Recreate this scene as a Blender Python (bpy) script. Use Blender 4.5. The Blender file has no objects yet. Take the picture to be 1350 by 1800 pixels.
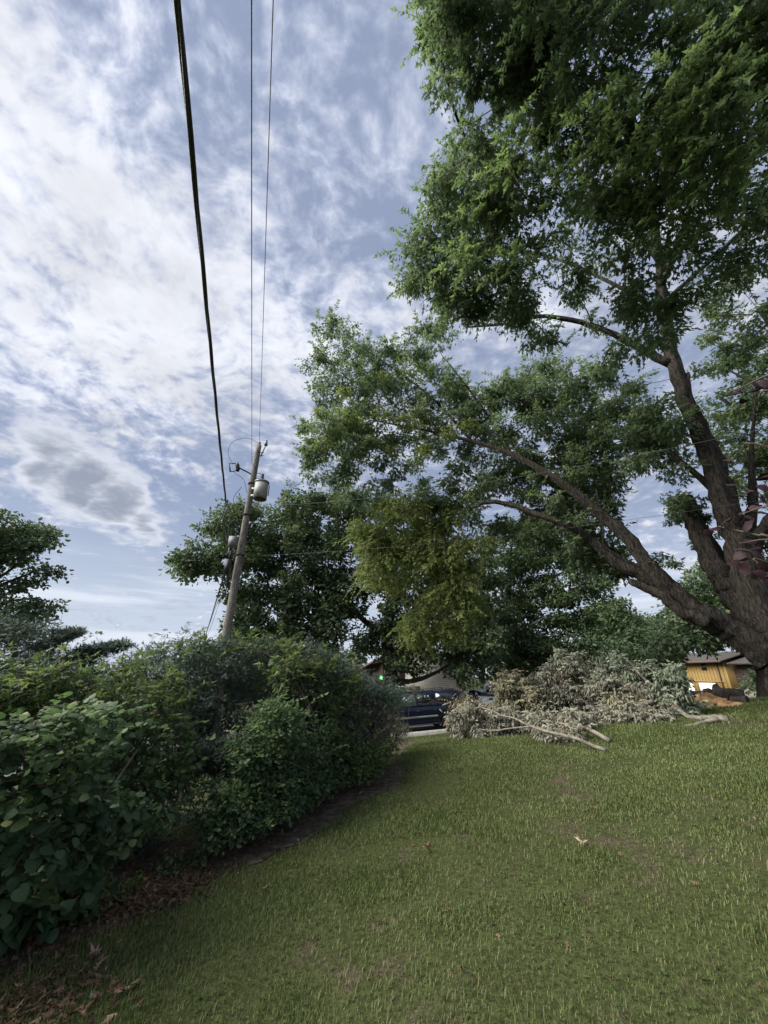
import bpy, math, time
import numpy as np
from mathutils import Vector, Matrix
T0 = time.time()
S = bpy.context.scene
COL = S.collection
R = math.radians

# ------------------------------------------------------------------ camera
PITCH = 22.8; CAMZ = 1.6; F = 676.0; W0, H0 = 1350.0, 1800.0
cam = bpy.data.cameras.new('camera'); cam_o = bpy.data.objects.new('camera', cam); COL.objects.link(cam_o)
cam.sensor_fit = 'VERTICAL'; cam.sensor_height = 24.0; cam.lens = F / H0 * 24.0
cam.clip_start = 0.05; cam.clip_end = 3000
cam_o.location = (0, 0, CAMZ); cam_o.rotation_euler = (R(90 + PITCH), 0, 0)
S.camera = cam_o
SUN_AZ, SUN_EL = -100.0, 42.0            # azimuth from +Y, negative = left of the view
def dirvec(az, el):
    return np.array([math.sin(R(az)) * math.cos(R(el)), math.cos(R(az)) * math.cos(R(el)), math.sin(R(el))])
SUNV = dirvec(SUN_AZ, SUN_EL)
_cp, _sp = math.cos(R(PITCH)), math.sin(R(PITCH))
def ray(px, py):
    px = np.asarray(px, float); py = np.asarray(py, float)
    a = (px - W0 / 2) / F; b = (H0 / 2 - py) / F
    v = np.stack([a, _cp - _sp * b, _sp + _cp * b], -1)
    return v / np.linalg.norm(v, axis=-1, keepdims=True)
CAMP = np.array([0, 0, CAMZ])
def atD(px, py, D):                      # point at true distance D
    return CAMP + ray(px, py) * np.asarray(D, float)[..., None]
def atH(px, py, Hd):                     # point at horizontal distance Hd
    r = ray(px, py); h = np.hypot(r[..., 0], r[..., 1])
    return CAMP + r * (np.asarray(Hd, float) / h)[..., None]
def proj(P):
    d = np.asarray(P) - CAMP
    z = d[..., 1] * _cp + d[..., 2] * _sp; u = -d[..., 1] * _sp + d[..., 2] * _cp
    return W0 / 2 + F * d[..., 0] / z, H0 / 2 - F * u / z

# ------------------------------------------------------------------ sun, exposure
sl = bpy.data.lights.new('sun', 'SUN'); sl.energy = 4.4; sl.angle = R(48); sl.color = (1.0, 0.95, 0.86)
so = bpy.data.objects.new('sun', sl); COL.objects.link(so)
so.rotation_euler = Vector(-SUNV).to_track_quat('-Z', 'Y').to_euler()
S.view_settings.view_transform = 'Standard'; S.view_settings.look = 'None'
S.view_settings.exposure = 0.8; S.view_settings.gamma = 1.0; S.view_settings.use_curve_mapping = False
S.cycles.max_bounces = 8; S.cycles.diffuse_bounces = 6; S.cycles.transmission_bounces = 6
S.cycles.transparent_max_bounces = 6; S.cycles.use_denoising = True

# ------------------------------------------------------------------ node helper
class NT:
    def __init__(s, nt): s.nt = nt; s.n = nt.nodes; s.l = nt.links
    def new(s, t, **k):
        n = s.n.new(t)
        for a, b in k.items(): setattr(n, a, b)
        return n
    def put(s, sock, v):
        if isinstance(v, bpy.types.NodeSocket): s.l.new(v, sock)
        elif v is not None:
            try: sock.default_value = v
            except Exception: sock.default_value = tuple(v) + (1,)
    def m(s, op, a, b=None, c=None, clamp=False):
        n = s.new('ShaderNodeMath', operation=op); n.use_clamp = clamp
        for i, v in enumerate((a, b, c)):
            if v is not None: s.put(n.inputs[i], v)
        return n.outputs[0]
    def vm(s, op, a, b=None, scale=None):
        n = s.new('ShaderNodeVectorMath', operation=op); s.put(n.inputs[0], a)
        if b is not None: s.put(n.inputs[1], b)
        if scale is not None: s.put(n.inputs['Scale'], scale)
        return n.outputs['Value'] if op in ('DOT_PRODUCT', 'LENGTH', 'DISTANCE') else n.outputs[0]
    def noise(s, vec, scale, detail=4, rough=.5, dist=0.0, dims='3D'):
        n = s.new('ShaderNodeTexNoise', noise_dimensions=dims)
        if vec is not None: s.put(n.inputs['Vector'], vec)
        n.inputs['Scale'].default_value = scale; n.inputs['Detail'].default_value = detail
        n.inputs['Roughness'].default_value = rough; n.inputs['Distortion'].default_value = dist
        return n.outputs[0]
    def ramp(s, v, lo, hi, a=0.0, b=1.0, smooth=True):
        n = s.new('ShaderNodeMapRange'); n.interpolation_type = 'SMOOTHSTEP' if smooth else 'LINEAR'
        s.put(n.inputs[0], v)
        for i, x in enumerate((lo, hi, a, b)): s.put(n.inputs[i + 1], x)
        return n.outputs[0]
    def mix(s, f, a, b):
        n = s.new('ShaderNodeMix', data_type='RGBA'); s.put(n.inputs[0], f)
        for i, v in ((6, a), (7, b)):
            if isinstance(v, bpy.types.NodeSocket): s.l.new(v, n.inputs[i])
            else: n.inputs[i].default_value = (v[0], v[1], v[2], 1)
        return n.outputs[2]

# ------------------------------------------------------------------ world: hazy blue sky with broken cloud
w = bpy.data.worlds.new('World'); S.world = w; w.use_nodes = True
N = NT(w.node_tree); N.n.clear()
sky = N.new('ShaderNodeTexSky', sky_type='NISHITA'); sky.sun_disc = False
sky.sun_elevation = R(SUN_EL); sky.sun_rotation = R(SUN_AZ); sky.dust_density = 2.0; sky.air_density = 1.2; sky.ozone_density = 3.0
tc = N.new('ShaderNodeTexCoord').outputs['Generated']
nd = N.vm('NORMALIZE', tc)
sep = N.new('ShaderNodeSeparateXYZ'); N.l.new(nd, sep.inputs[0])
zc = N.m('ADD', N.m('MAXIMUM', sep.outputs[2], 0.0), 0.16)
cu = N.m('DIVIDE', sep.outputs[0], zc); cv = N.m('DIVIDE', sep.outputs[1], zc)
cmb = N.new('ShaderNodeCombineXYZ'); N.l.new(cu, cmb.inputs[0]); N.l.new(cv, cmb.inputs[1]); cmb.inputs[2].default_value = 3.7
uv = cmb.outputs[0]
warp = N.new('ShaderNodeTexNoise'); N.l.new(uv, warp.inputs['Vector']); warp.inputs['Scale'].default_value = 2.2; warp.inputs['Detail'].default_value = 3
wv = N.vm('SCALE', N.vm('SUBTRACT', warp.outputs['Color'], (.5, .5, .5)), scale=0.22)
uvw = N.vm('ADD', uv, wv)
def blob(px, py, rad, wgt, elong=None):
    d = ray(px, py); s_ = (rad / F) ** 2 * .5
    dt = N.vm('DOT_PRODUCT', nd, tuple(d))
    return N.m('MULTIPLY', N.m('EXPONENT', N.m('DIVIDE', N.m('SUBTRACT', dt, 1.0), s_)), wgt)
blobs = [(20, 270, 200, .22), (60, 480, 150, .14), (420, 560, 150, .20), (640, 545, 80, .14), (250, 600, 150, .12),
         (560, 425, 65, -.20), (640, 330, 120, -.05), (700, 150, 150, -.05), (250, 60, 110, -.06), (330, 830, 110, -.12), (470, 720, 60, -.05),
         (560, 700, 110, .05), (1150, 1000, 120, -.06), (300, 1010, 140, -.12), (60, 1000, 100, -.10), (90, 720, 60, .05), (250, 320, 60, -.08), (160, 560, 60, -.06)]
bsum = 0.0
for b in blobs: bsum = N.m('ADD', bsum, blob(*b))
big = N.noise(uvw, 1.3, 4, .55)
med = N.noise(uvw, 5.0, 7, .62)
rot = N.new('ShaderNodeMapping'); N.l.new(uvw, rot.inputs[0]); rot.inputs['Rotation'].default_value = (0, 0, R(38)); rot.inputs['Scale'].default_value = (1.0, 1.6, 1)
rip = N.noise(rot.outputs[0], 11, 5, .6)
puff = N.noise(uvw, 17, 4, .5)
def cen(n, g): return N.m('MULTIPLY', N.m('SUBTRACT', n, .5), g)
fine = N.noise(uvw, 34, 4, .6)
vo = N.new('ShaderNodeTexVoronoi', feature='SMOOTH_F1'); vo.inputs['Scale'].default_value = 7.5; vo.inputs['Smoothness'].default_value = .5
N.l.new(N.vm('ADD', uvw, N.vm('SCALE', N.vm('SUBTRACT', warp.outputs['Color'], (.5, .5, .5)), scale=.25)), vo.inputs['Vector'])
vor = N.m('MULTIPLY', N.m('SUBTRACT', .42, vo.outputs['Distance']), N.ramp(sep.outputs[2], .15, .65, .75, .22))
d0 = N.m('ADD', N.m('ADD', cen(big, .50), cen(med, .60)), vor)
d0 = N.m('ADD', d0, cen(rip, .62))
d0 = N.m('ADD', d0, N.m('ADD', cen(puff, .60), cen(fine, .34)))
d0 = N.m('ADD', d0, bsum)
cover = N.ramp(d0, -.20, .20)
core = N.ramp(d0, .0, .40)
sd = N.vm('DOT_PRODUCT', nd, tuple(SUNV))
glow = N.m('EXPONENT', N.m('DIVIDE', N.m('SUBTRACT', sd, 1.0), .045))
glow2 = N.m('EXPONENT', N.m('DIVIDE', N.m('SUBTRACT', sd, 1.0), .30))
skyc = N.vm('SCALE', sky.outputs[0], scale=0.55)
hz = N.ramp(sep.outputs[2], -.02, .42, 1.0, 0.0)
BLUE = N.mix(hz, (.225, .27, .385), (.47, .53, .63))
SKYB = N.vm('ADD', N.vm('SCALE', BLUE, scale=.82), N.vm('SCALE', sky.outputs[0], scale=.012))
cl = N.mix(core, (.36, .395, .50), (.56, .575, .62))
shade = N.ramp(N.noise(uvw, 3.1, 5, .6), .35, .65, .84, 1.08)
cl = N.vm('SCALE', cl, scale=shade)
cl = N.vm('ADD', cl, N.vm('SCALE', N.mix(0.0, (.75, .76, .74), (0, 0, 0)), scale=N.m('MULTIPLY', glow, .16)))
cl = N.vm('ADD', cl, N.vm('SCALE', N.mix(0.0, (.10, .10, .095), (0, 0, 0)), scale=glow2))
c1 = N.mix(N.m('MULTIPLY', cover, .93), SKYB, cl)
# the grey cumulus low on the left: two lobes with a noisy bright rim
en = N.m('MULTIPLY', N.m('SUBTRACT', N.noise(uvw, 5.5, 6, .55), .5), 1.5)
lobes = N.m('MAXIMUM', blob(95, 810, 50, .85), blob(150, 845, 56, .95))
lobes = N.m('MAXIMUM', lobes, N.m('MAXIMUM', blob(205, 885, 50, 1.0), blob(250, 920, 36, .85)))
lm = N.m('ADD', lobes, en)
cum = N.ramp(lm, .24, .62)
inner = N.m('ADD', N.ramp(lm, .36, .95), cen(puff, .9), clamp=True)
cumc = N.mix(inner, (.58, .60, .66), (.22, .25, .31))
c1 = N.mix(N.m('MULTIPLY', cum, .9), c1, cumc)
# thin streaks near the horizon
st = N.new('ShaderNodeMapping'); N.l.new(nd, st.inputs[0]); st.inputs['Scale'].default_value = (1.2, 1.2, 15)
stn = N.ramp(N.noise(st.outputs[0], 2.2, 4, .55), .42, .66)
lowb = N.m('MULTIPLY', N.ramp(sep.outputs[2], .02, .06), N.ramp(sep.outputs[2], .14, .26, 1, 0))
c1 = N.mix(N.m('MULTIPLY', N.m('MULTIPLY', stn, lowb), .75), c1, (.55, .59, .66))
bg = N.new('ShaderNodeBackground'); N.l.new(c1, bg.inputs[0]); bg.inputs[1].default_value = 0.87
wo = N.new('ShaderNodeOutputWorld'); N.l.new(bg.outputs[0], wo.inputs[0])
w.cycles.sampling_method = 'MANUAL'; w.cycles.sample_map_resolution = 512

# ------------------------------------------------------------------ terrain
def sstep(t): t = np.clip(t, 0, 1); return t * t * (3 - 2 * t)
RS = 0.27                                # the road runs off to the right
def qof(x, y): return y - RS * x
def zroad(x):
    a = -1.35 + .05 * np.minimum(x, 25) - .06 * np.maximum(x - 25, 0)
    return np.clip(a, -3.2, None)
def terr(x, y):
    x = np.asarray(x, float); y = np.asarray(y, float); q = qof(x, y)
    near = np.where(x > 0, .085 * np.minimum(x, 12) + .02 * np.maximum(x - 12, 0), .06 * np.maximum(x, -15))
    near = near + .018 * np.sin(x * 1.7 + 1) * np.cos(y * 1.3) + .012 * np.sin(x * 3.1 + y * 2.3)
    s = sstep((q - 8) / 13.3)
    z = near * (1 - s) + zroad(x) * s
    return z - .03 * np.clip(q - 30.5, 0, 40)
def ghit(px, py):                        # where the ray through a pixel meets the ground
    r = ray(px, py); t = 1.0
    for _ in range(4000):
        p = CAMP + r * t
        if p[2] < terr(p[0], p[1]): return p
        t += .02 + t * .001
    return p

# ------------------------------------------------------------------ mesh helpers
def mesh(name, V, faces, mat=None, parent=None, smooth=False, tint=None, attrs=None):
    """faces: int array (n,3)/(n,4) or a list of such arrays / of polygons"""
    V = np.asarray(V, np.float32)
    me = bpy.data.meshes.new(name)
    if isinstance(faces, np.ndarray): faces = [faces]
    arrs = []
    if len(faces) and isinstance(faces[0], np.ndarray) and faces[0].ndim == 2:
        loops = np.concatenate([f.ravel() for f in faces]); cnt = np.concatenate([np.full(len(f), f.shape[1]) for f in faces])
    else:
        loops = np.array([i for f in faces for i in f]); cnt = np.array([len(f) for f in faces])
    me.vertices.add(len(V)); me.vertices.foreach_set('co', V.ravel())
    me.loops.add(len(loops)); me.loops.foreach_set('vertex_index', loops.astype(np.int32))
    me.polygons.add(len(cnt)); st_ = np.concatenate([[0], np.cumsum(cnt)[:-1]]).astype(np.int32)
    me.polygons.foreach_set('loop_start', st_); me.polygons.foreach_set('loop_total', cnt.astype(np.int32))
    if smooth: me.polygons.foreach_set('use_smooth', np.ones(len(cnt), bool))
    if tint is not None:
        a = me.attributes.new('tint', 'FLOAT', 'POINT'); a.data.foreach_set('value', np.asarray(tint, np.float32))
    me.update(calc_edges=True); me.validate()
    if mat is not None: me.materials.append(mat)
    o = bpy.data.objects.new(name, me); COL.objects.link(o)
    if parent is not None: o.parent = parent
    return o
def empty(name, loc=(0, 0, 0)):
    o = bpy.data.objects.new(name, None); COL.objects.link(o); o.location = tuple(loc); o.empty_display_size = .2
    return o
def tag(o, label=None, cat=None, group=None, kind=None):
    if label: o['label'] = label
    if cat: o['category'] = cat
    if group: o['group'] = group
    if kind: o['kind'] = kind
    return o
def thing(name, base, label, cat, group=None):
    o = empty(name, base); return tag(o, label, cat, group)
def part(name, V, Fc, mat, root, **k):   # world-space vertices under an empty
    V = np.asarray(V, float) - np.array(root.matrix_world.translation if False else root.location)
    return mesh(name, V, Fc, mat, root, **k)
class MB:
    def __init__(s): s.v = []; s.f = []; s.n = 0
    def add(s, V, Fs):
        V = np.asarray(V, float); s.v.append(V)
        for f in Fs: s.f.append([int(i) + s.n for i in f])
        s.n += len(V)
    def box(s, c, d, M=None):
        c = np.array(c, float); h = np.array(d, float) / 2
        V = np.array([[x, y, z] for z in (-1, 1) for y in (-1, 1) for x in (-1, 1)]) * h + c
        if M is not None: V = V @ np.array(M).T
        s.add(V, [(0, 2, 3, 1), (4, 5, 7, 6), (0, 1, 5, 4), (2, 6, 7, 3), (0, 4, 6, 2), (1, 3, 7, 5)])
    def prism(s, poly, y0, y1, top=None):   # poly in xz extruded along y
        n = len(poly); top = poly if top is None else top
        V = [(x, y0, z) for x, z in poly] + [(x, y1, z) for x, z in top]
        s.add(V, [list(range(n)), list(range(2 * n - 1, n - 1, -1))] + [(i, i + n, (i + 1) % n + n, (i + 1) % n) for i in range(n)])
    def cyl(s, a, b, r0, r1=None, n=12, cap=True):
        a = np.array(a, float); b = np.array(b, float); r1 = r0 if r1 is None else r1
        d = b - a; d /= np.linalg.norm(d); u = np.cross(d, [0, 0, 1]) if abs(d[2]) < .9 else np.cross(d, [1, 0, 0]); u /= np.linalg.norm(u); v = np.cross(d, u)
        an = np.arange(n) * 2 * np.pi / n; ring = np.outer(np.cos(an), u) + np.outer(np.sin(an), v)
        s.add(np.vstack([a + ring * r0, b + ring * r1]), [(i, (i + 1) % n, (i + 1) % n + n, i + n) for i in range(n)] + ([list(range(n))[::-1], list(range(n, 2 * n))] if cap else []))
    def V(s): return np.vstack(s.v)
    def build(s, name, mat, parent=None, smooth=False, bevel=0, M=None):
        V = s.V()
        if M is not None: V = (np.c_[V, np.ones(len(V))] @ np.array(M).T)[:, :3]
        o = mesh(name, V, s.f, mat, parent, smooth=smooth)
        if bevel:
            b = o.modifiers.new('b', 'BEVEL'); b.width = bevel; b.segments = 2; b.limit_method = 'ANGLE'
        return o
def frames(P):
    T = np.gradient(P, axis=0); T /= np.linalg.norm(T, axis=1, keepdims=True) + 1e-9
    u = np.cross(T[0], [0.3, .2, 1.0]); u /= np.linalg.norm(u); U = []
    for t in T:
        u = u - t * (u @ t); u /= np.linalg.norm(u) + 1e-9; U.append(u)
    U = np.array(U); return T, U, np.cross(T, U)
def tube(P, rad, n=8, rng=None, rough=0.0, cap=True):
    P = np.asarray(P, float); rad = np.asarray(rad, float); T, U, Vv = frames(P)
    an = np.arange(n) * 2 * np.pi / n
    rr = np.repeat(rad[:, None], n, 1)
    if rough:
        ridge = 1 + rough * rng.normal(size=(1, n)) ; rr = rr * ridge * (1 + rough * .6 * rng.normal(size=rr.shape))
    V = P[:, None, :] + rr[..., None] * (np.cos(an)[None, :, None] * U[:, None, :] + np.sin(an)[None, :, None] * Vv[:, None, :])
    m = len(P); i = np.arange(m - 1)[:, None] * n; j = np.arange(n)[None, :]; j2 = (j + 1) % n
    Fq = np.stack([i + j, i + j2, i + n + j2, i + n + j], -1).reshape(-1, 4)
    V = V.reshape(-1, 3)
    Fs = [Fq]
    return V, Fq, (list(range(n))[::-1], list(range((m - 1) * n, m * n)))
class TubeSet:
    def __init__(s): s.V = []; s.F = []; s.caps = []; s.n = 0
    def add(s, P, rad, n=8, **k):
        V, Fq, caps = tube(P, rad, n, **k); s.V.append(V); s.F.append(Fq + s.n)
        s.caps += [[c + s.n for c in cp] for cp in caps]; s.n += len(V)
    def build(s, name, mat, parent=None, org=(0, 0, 0), caps=True, smooth=True):
        F_ = np.concatenate(s.F).tolist() + (s.caps if caps else [])
        return mesh(name, np.concatenate(s.V) - np.array(org, float), F_, mat, parent, smooth=smooth)
def smooth_path(P, k=6, extra=None):
    P = np.asarray(P, float); n = len(P)
    if n < 3:
        t = np.linspace(0, 1, k + 1)[:, None]; return P[0] * (1 - t) + P[-1] * t
    out = []
    Q = np.vstack([2 * P[0] - P[1], P, 2 * P[-1] - P[-2]])
    for i in range(1, n):
        p0, p1, p2, p3 = Q[i - 1], Q[i], Q[i + 1], Q[i + 2]
        for t in np.linspace(0, 1, k, endpoint=False):
            out.append(.5 * ((2 * p1) + (-p0 + p2) * t + (2 * p0 - 5 * p1 + 4 * p2 - p3) * t * t + (-p0 + 3 * p1 - 3 * p2 + p3) * t ** 3))
    out.append(P[-1]); return np.array(out)

# ------------------------------------------------------------------ materials
def mat(name, col=(.5, .5, .5), rough=.6, metal=0.0, spec=.5, build=None):
    m = bpy.data.materials.new(name); m.use_nodes = True
    b = m.node_tree.nodes['Principled BSDF']; b.inputs['Base Color'].default_value = (*col, 1)
    b.inputs['Roughness'].default_value = rough; b.inputs['Metallic'].default_value = metal
    b.inputs['Specular IOR Level'].default_value = spec
    if build: build(NT(m.node_tree), b)
    return m
def bump(nt, b, h, strength=.5, dist=.02):
    n = nt.new('ShaderNodeBump'); n.inputs['Strength'].default_value = strength; n.inputs['Distance'].default_value = dist
    nt.l.new(h, n.inputs['Height']); nt.l.new(n.outputs[0], b.inputs['Normal'])
def noisy(name, c1, c2, scale, rough=.8, bumpd=0.0, stretch=(1, 1, 1), spec=.3, detail=5, lo=.35, hi=.65, metal=0):
    def f(nt, b):
        tcn = nt.new('ShaderNodeTexCoord').outputs['Object']
        mp = nt.new('ShaderNodeMapping'); nt.l.new(tcn, mp.inputs[0]); mp.inputs['Scale'].default_value = stretch
        n = nt.noise(mp.outputs[0], scale, detail, .6)
        nt.l.new(nt.mix(nt.ramp(n, lo, hi), c1, c2), b.inputs['Base Color'])
        if bumpd: bump(nt, b, n, .8, bumpd)
    return mat(name, c1, rough, metal, spec, f)
def foliage(name, cA, cB, cC=None, transl=.30, rough=.55, spec=.35, tr_gain=1.6):
    m = bpy.data.materials.new(name); m.use_nodes = True; nt = NT(m.node_tree)
    b = nt.n['Principled BSDF']; out = nt.n['Material Output']
    at = nt.new('ShaderNodeAttribute', attribute_name='tint').outputs['Fac']
    c = nt.mix(nt.ramp(at, 0, .8, smooth=False), cA, cB)
    if cC: c = nt.mix(nt.ramp(at, .8, 1.0, smooth=False), c, cC)
    nt.l.new(c, b.inputs['Base Color']); b.inputs['Roughness'].default_value = rough; b.inputs['Specular IOR Level'].default_value = spec
    t = nt.new('ShaderNodeBsdfTranslucent')
    nt.l.new(nt.vm('MULTIPLY', c, (tr_gain * 1.0, tr_gain * 1.08, tr_gain * .78)), t.inputs[0])
    mx = nt.new('ShaderNodeMixShader'); mx.inputs[0].default_value = transl
    nt.l.new(b.outputs[0], mx.inputs[1]); nt.l.new(t.outputs[0], mx.inputs[2]); nt.l.new(mx.outputs[0], out.inputs[0])
    return m
def bark(name, c1, c2, scale=1.0, bd=.04):
    def f(nt, b):
        tcn = nt.new('ShaderNodeTexCoord').outputs['Object']
        mp = nt.new('ShaderNodeMapping'); nt.l.new(tcn, mp.inputs[0]); mp.inputs['Scale'].default_value = (9 * scale, 9 * scale, 1.6 * scale)
        n1 = nt.noise(mp.outputs[0], 2.4, 6, .65, .6); n2 = nt.noise(tcn, 1.3, 4, .6)
        c = nt.mix(nt.ramp(n1, .38, .62), c1, c2)
        c = nt.mix(nt.ramp(n2, .5, .75, 0, .35), c, (.07, .075, .055))
        nt.l.new(c, b.inputs['Base Color']); bump(nt, b, n1, 1.0, bd)
    return mat(name, c1, .9, 0, .2, f)
M_maple = foliage('maple_leaf', (.070, .105, .060), (.130, .175, .095), (.18, .22, .105), .50)
M_lime = foliage('young_maple_leaf', (.100, .132, .046), (.185, .215, .075), (.23, .25, .09), .50)
M_highlight = foliage('maple_highlight_leaf', (.078, .118, .055), (.140, .190, .085), (.19, .23, .10), .50)  # lighter maple green: upper crown highlights put into the leaf colour
M_dark = foliage('dark_tree_leaf', (.045, .075, .040), (.100, .138, .066), (.13, .165, .08), .28)
M_mid = foliage('mid_tree_leaf', (.055, .090, .044), (.115, .160, .072), (.15, .185, .08), .30)
M_redbud = foliage('heart_leaf', (.032, .066, .036), (.090, .138, .066), (.14, .19, .07), .26, .6, .25)
M_vine = foliage('vine_leaf', (.05, .09, .034), (.12, .165, .052), (.20, .24, .07), .34)
M_honey = foliage('honeysuckle_leaf', (.052, .092, .046), (.105, .160, .072), (.19, .23, .08), .34, .55, .3)
M_clover = foliage('clover_leaf', (.04, .065, .025), (.08, .11, .045), (.12, .15, .06), .25, .8, .1)
M_jun = foliage('juniper_needle', (.040, .070, .052), (.095, .130, .095), (.13, .16, .12), .12)
M_junb = foliage('juniper_brown', (.055, .062, .044), (.12, .12, .082), (.16, .13, .085), .12)
M_purple = foliage('purple_leaf', (.016, .006, .009), (.032, .014, .019), (.05, .026, .032), .10, .6, .25, 1.0)
M_wilt = foliage('wilted_leaf', (.145, .145, .11), (.33, .325, .255), (.22, .17, .11), .22, .7, .2, .8)
M_wiltg = foliage('wilted_green_leaf', (.10, .13, .088), (.24, .275, .195), (.31, .30, .22), .14, .65, .25, .8)
M_wilto = foliage('wilted_olive_leaf', (.13, .125, .08), (.31, .29, .19), (.22, .16, .09), .14, .65, .25, .8)
M_bark = bark('maple_bark', (.016, .014, .012), (.072, .061, .052), 1.0, .09)
M_barkd = bark('dark_bark', (.03, .026, .022), (.07, .06, .05), 1.0)
M_twig = noisy('twig', (.07, .055, .042), (.12, .10, .08), 8)
M_pale = noisy('pale_branch', (.095, .085, .070), (.225, .205, .17), 7, .8, .004)
M_cut = noisy('fresh_wood', (.12, .06, .03), (.40, .25, .13), 5, .9, .03)
M_litter = foliage('dead_leaf', (.07, .042, .026), (.15, .095, .06), (.24, .18, .12), .05, .85, .15, .8)
M_grass = foliage('grass_blade', (.078, .106, .036), (.172, .204, .076), (.21, .185, .11), .25, .6, .2, 1.3)

# ------------------------------------------------------------------ leaf templates (x across, y along, z up)
def fan(outline, fold=.12, bend=0.0):
    V = [(0, .45, 0.0)] + [(x, y, -abs(x) * fold * 2 - bend * (y - .45) ** 2 + .05 * math.sin(9 * y + 5 * x)) for x, y in outline]
    n = len(outline); return np.array(V, float), np.array([(0, i + 1, (i + 1) % n + 1) for i in range(n)])
MAPLE = fan([(0, 0), (.30, .02), (.13, .24), (.50, .40), (.17, .44), (.15, .62), (0, 1.12), (-.15, .62), (-.17, .44), (-.50, .40), (-.13, .24), (-.30, .02)], .3)
HEART = fan([(0, .10), (.22, -.02), (.46, .12), (.50, .42), (.30, .78), (0, 1.0), (-.30, .78), (-.50, .42), (-.46, .12), (-.22, -.02)], .16, .5)
OVAL = fan([(0, 0), (.26, .22), (.30, .5), (.17, .8), (0, 1), (-.17, .8), (-.30, .5), (-.26, .22)], .3)
SMALL = (np.array([(0, 0, 0), (.30, .5, -.10), (0, 1, -.04), (-.30, .5, -.10)]), np.array([(0, 1, 2), (0, 2, 3)]))
def _sprig(seed, n=11, w=.05, up=.6):
    r = np.random.default_rng(seed); V = []; Fc = []
    for i in range(n):
        t = i / n; p = np.array([0, t * .75, 0]); a = r.uniform(-1, 1); b = r.uniform(-.6, .8)
        d = np.array([a, up + r.uniform(0, .4), b]); d /= np.linalg.norm(d); L = .32 * (1.15 - t) + .1
        s_ = np.cross(d, [0, .3, 1]); s_ /= np.linalg.norm(s_); k = len(V)
        V += [p - s_ * w, p + s_ * w, p + d * L]; Fc.append((k, k + 1, k + 2))
    return np.array(V), np.array(Fc)
SPRIG = _sprig(3)
CURL = (np.array([(0, 0, 0), (.16, .35, -.22), (0, .42, .05), (-.16, .35, -.22), (.10, .75, -.32), (0, .8, -.10), (-.10, .75, -.32), (0, 1.0, -.35)]),
        np.array([(0, 1, 2), (0, 2, 3), (2, 1, 4), (2, 4, 5), (3, 2, 5), (3, 5, 6), (5, 4, 7), (6, 5, 7)]))
def leaves(P, Y, Z, size, tmpl, flat=None):
    TV, TF = tmpl; n = len(P)
    Y = Y / (np.linalg.norm(Y, axis=1, keepdims=True) + 1e-9)
    Z = Z - Y * (Z * Y).sum(1, keepdims=True); Z /= np.linalg.norm(Z, axis=1, keepdims=True) + 1e-9
    X = np.cross(Y, Z); s_ = np.asarray(size, float).reshape(-1, 1, 1) if np.ndim(size) else size
    V = TV[None, :, 0:1] * X[:, None] + TV[None, :, 1:2] * Y[:, None] + TV[None, :, 2:3] * Z[:, None]
    V = P[:, None] + V * s_
    Fc = TF[None] + (np.arange(n) * len(TV))[:, None, None]
    return V.reshape(-1, 3), Fc.reshape(-1, TF.shape[1])
def inpoly(px, py, poly):
    poly = np.asarray(poly, float); ins = np.zeros(len(px), bool); j = len(poly) - 1
    for i in range(len(poly)):
        xi, yi = poly[i]; xj, yj = poly[j]
        c = ((yi > py) != (yj > py)); 
        with np.errstate(divide='ignore', invalid='ignore'):
            c &= px < (xj - xi) * (py - yi) / (yj - yi) + xi
        ins ^= c; j = i
    return ins
def region(rng, poly, n, D, holes=(), mode='D', clip=0.25):
    poly = np.asarray(poly, float); lo = poly.min(0); hi = poly.max(0); out = []; k = 0
    while k < n:
        p = rng.uniform(lo, hi, (n * 2 + 50, 2)); ok = inpoly(p[:, 0], p[:, 1], poly)
        for hx, hy, hr in holes: ok &= (p[:, 0] - hx) ** 2 + (p[:, 1] - hy) ** 2 > hr * hr
        out.append(p[ok]); k += ok.sum()
    p = np.concatenate(out)[:n]
    if callable(D): d = D(p[:, 0], p[:, 1], rng.uniform(0, 1, n))
    else: d = rng.uniform(D[0], D[1], n)
    Q = atH(p[:, 0], p[:, 1], d) if mode == 'H' else atD(p[:, 0], p[:, 1], d)
    Q[:, 2] = np.maximum(Q[:, 2], terr(Q[:, 0], Q[:, 1]) + clip)
    return Q
def puffs(rng, C, rad, nl, size, tmpl, flat=.6, droop=.5, up=.9, tbase=None, jit=.3, holes=(), shell=.35):
    n = len(C); k = n * nl
    idx = np.repeat(np.arange(n), nl)
    rr = np.repeat(rng.uniform(.65, 1.35, n) * rad, nl)
    d = rng.normal(size=(k, 3)); d /= np.linalg.norm(d, axis=1, keepdims=True)
    rad_ = rr * (shell + (1 - shell) * rng.uniform(0, 1, k) ** .6)
    lob = 1 + .35 * np.sin(d[:, 0] * 5 + idx * 1.7) * np.cos(d[:, 1] * 5 + idx * .9)
    P = C[idx] + d * (rad_ * lob)[:, None] * np.array([1, 1, flat])
    if holes:
        x, y = proj(P); ok = np.ones(k, bool)
        for hx, hy, hr in holes:
            ok &= ((x - hx) ** 2 + (y - hy) ** 2) > (hr * .8) ** 2
        P, d, idx = P[ok], d[ok], idx[ok]; k = len(P)
    Y = d * np.array([1, 1, .5]) + rng.normal(size=(k, 3)) * .6 + np.array([0, 0, -droop])
    Z = np.array([0, 0, up]) + d * .45 + rng.normal(size=(k, 3)) * .45
    t = (tbase[idx] if tbase is not None else .5) + rng.normal(size=k) * jit * .5
    s_ = size * rng.uniform(.45, 1.3, k)
    V, Fc = leaves(P, Y, Z, s_, tmpl)
    return V, Fc, np.repeat(np.clip(t, 0, 1), len(tmpl[0]))
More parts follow.
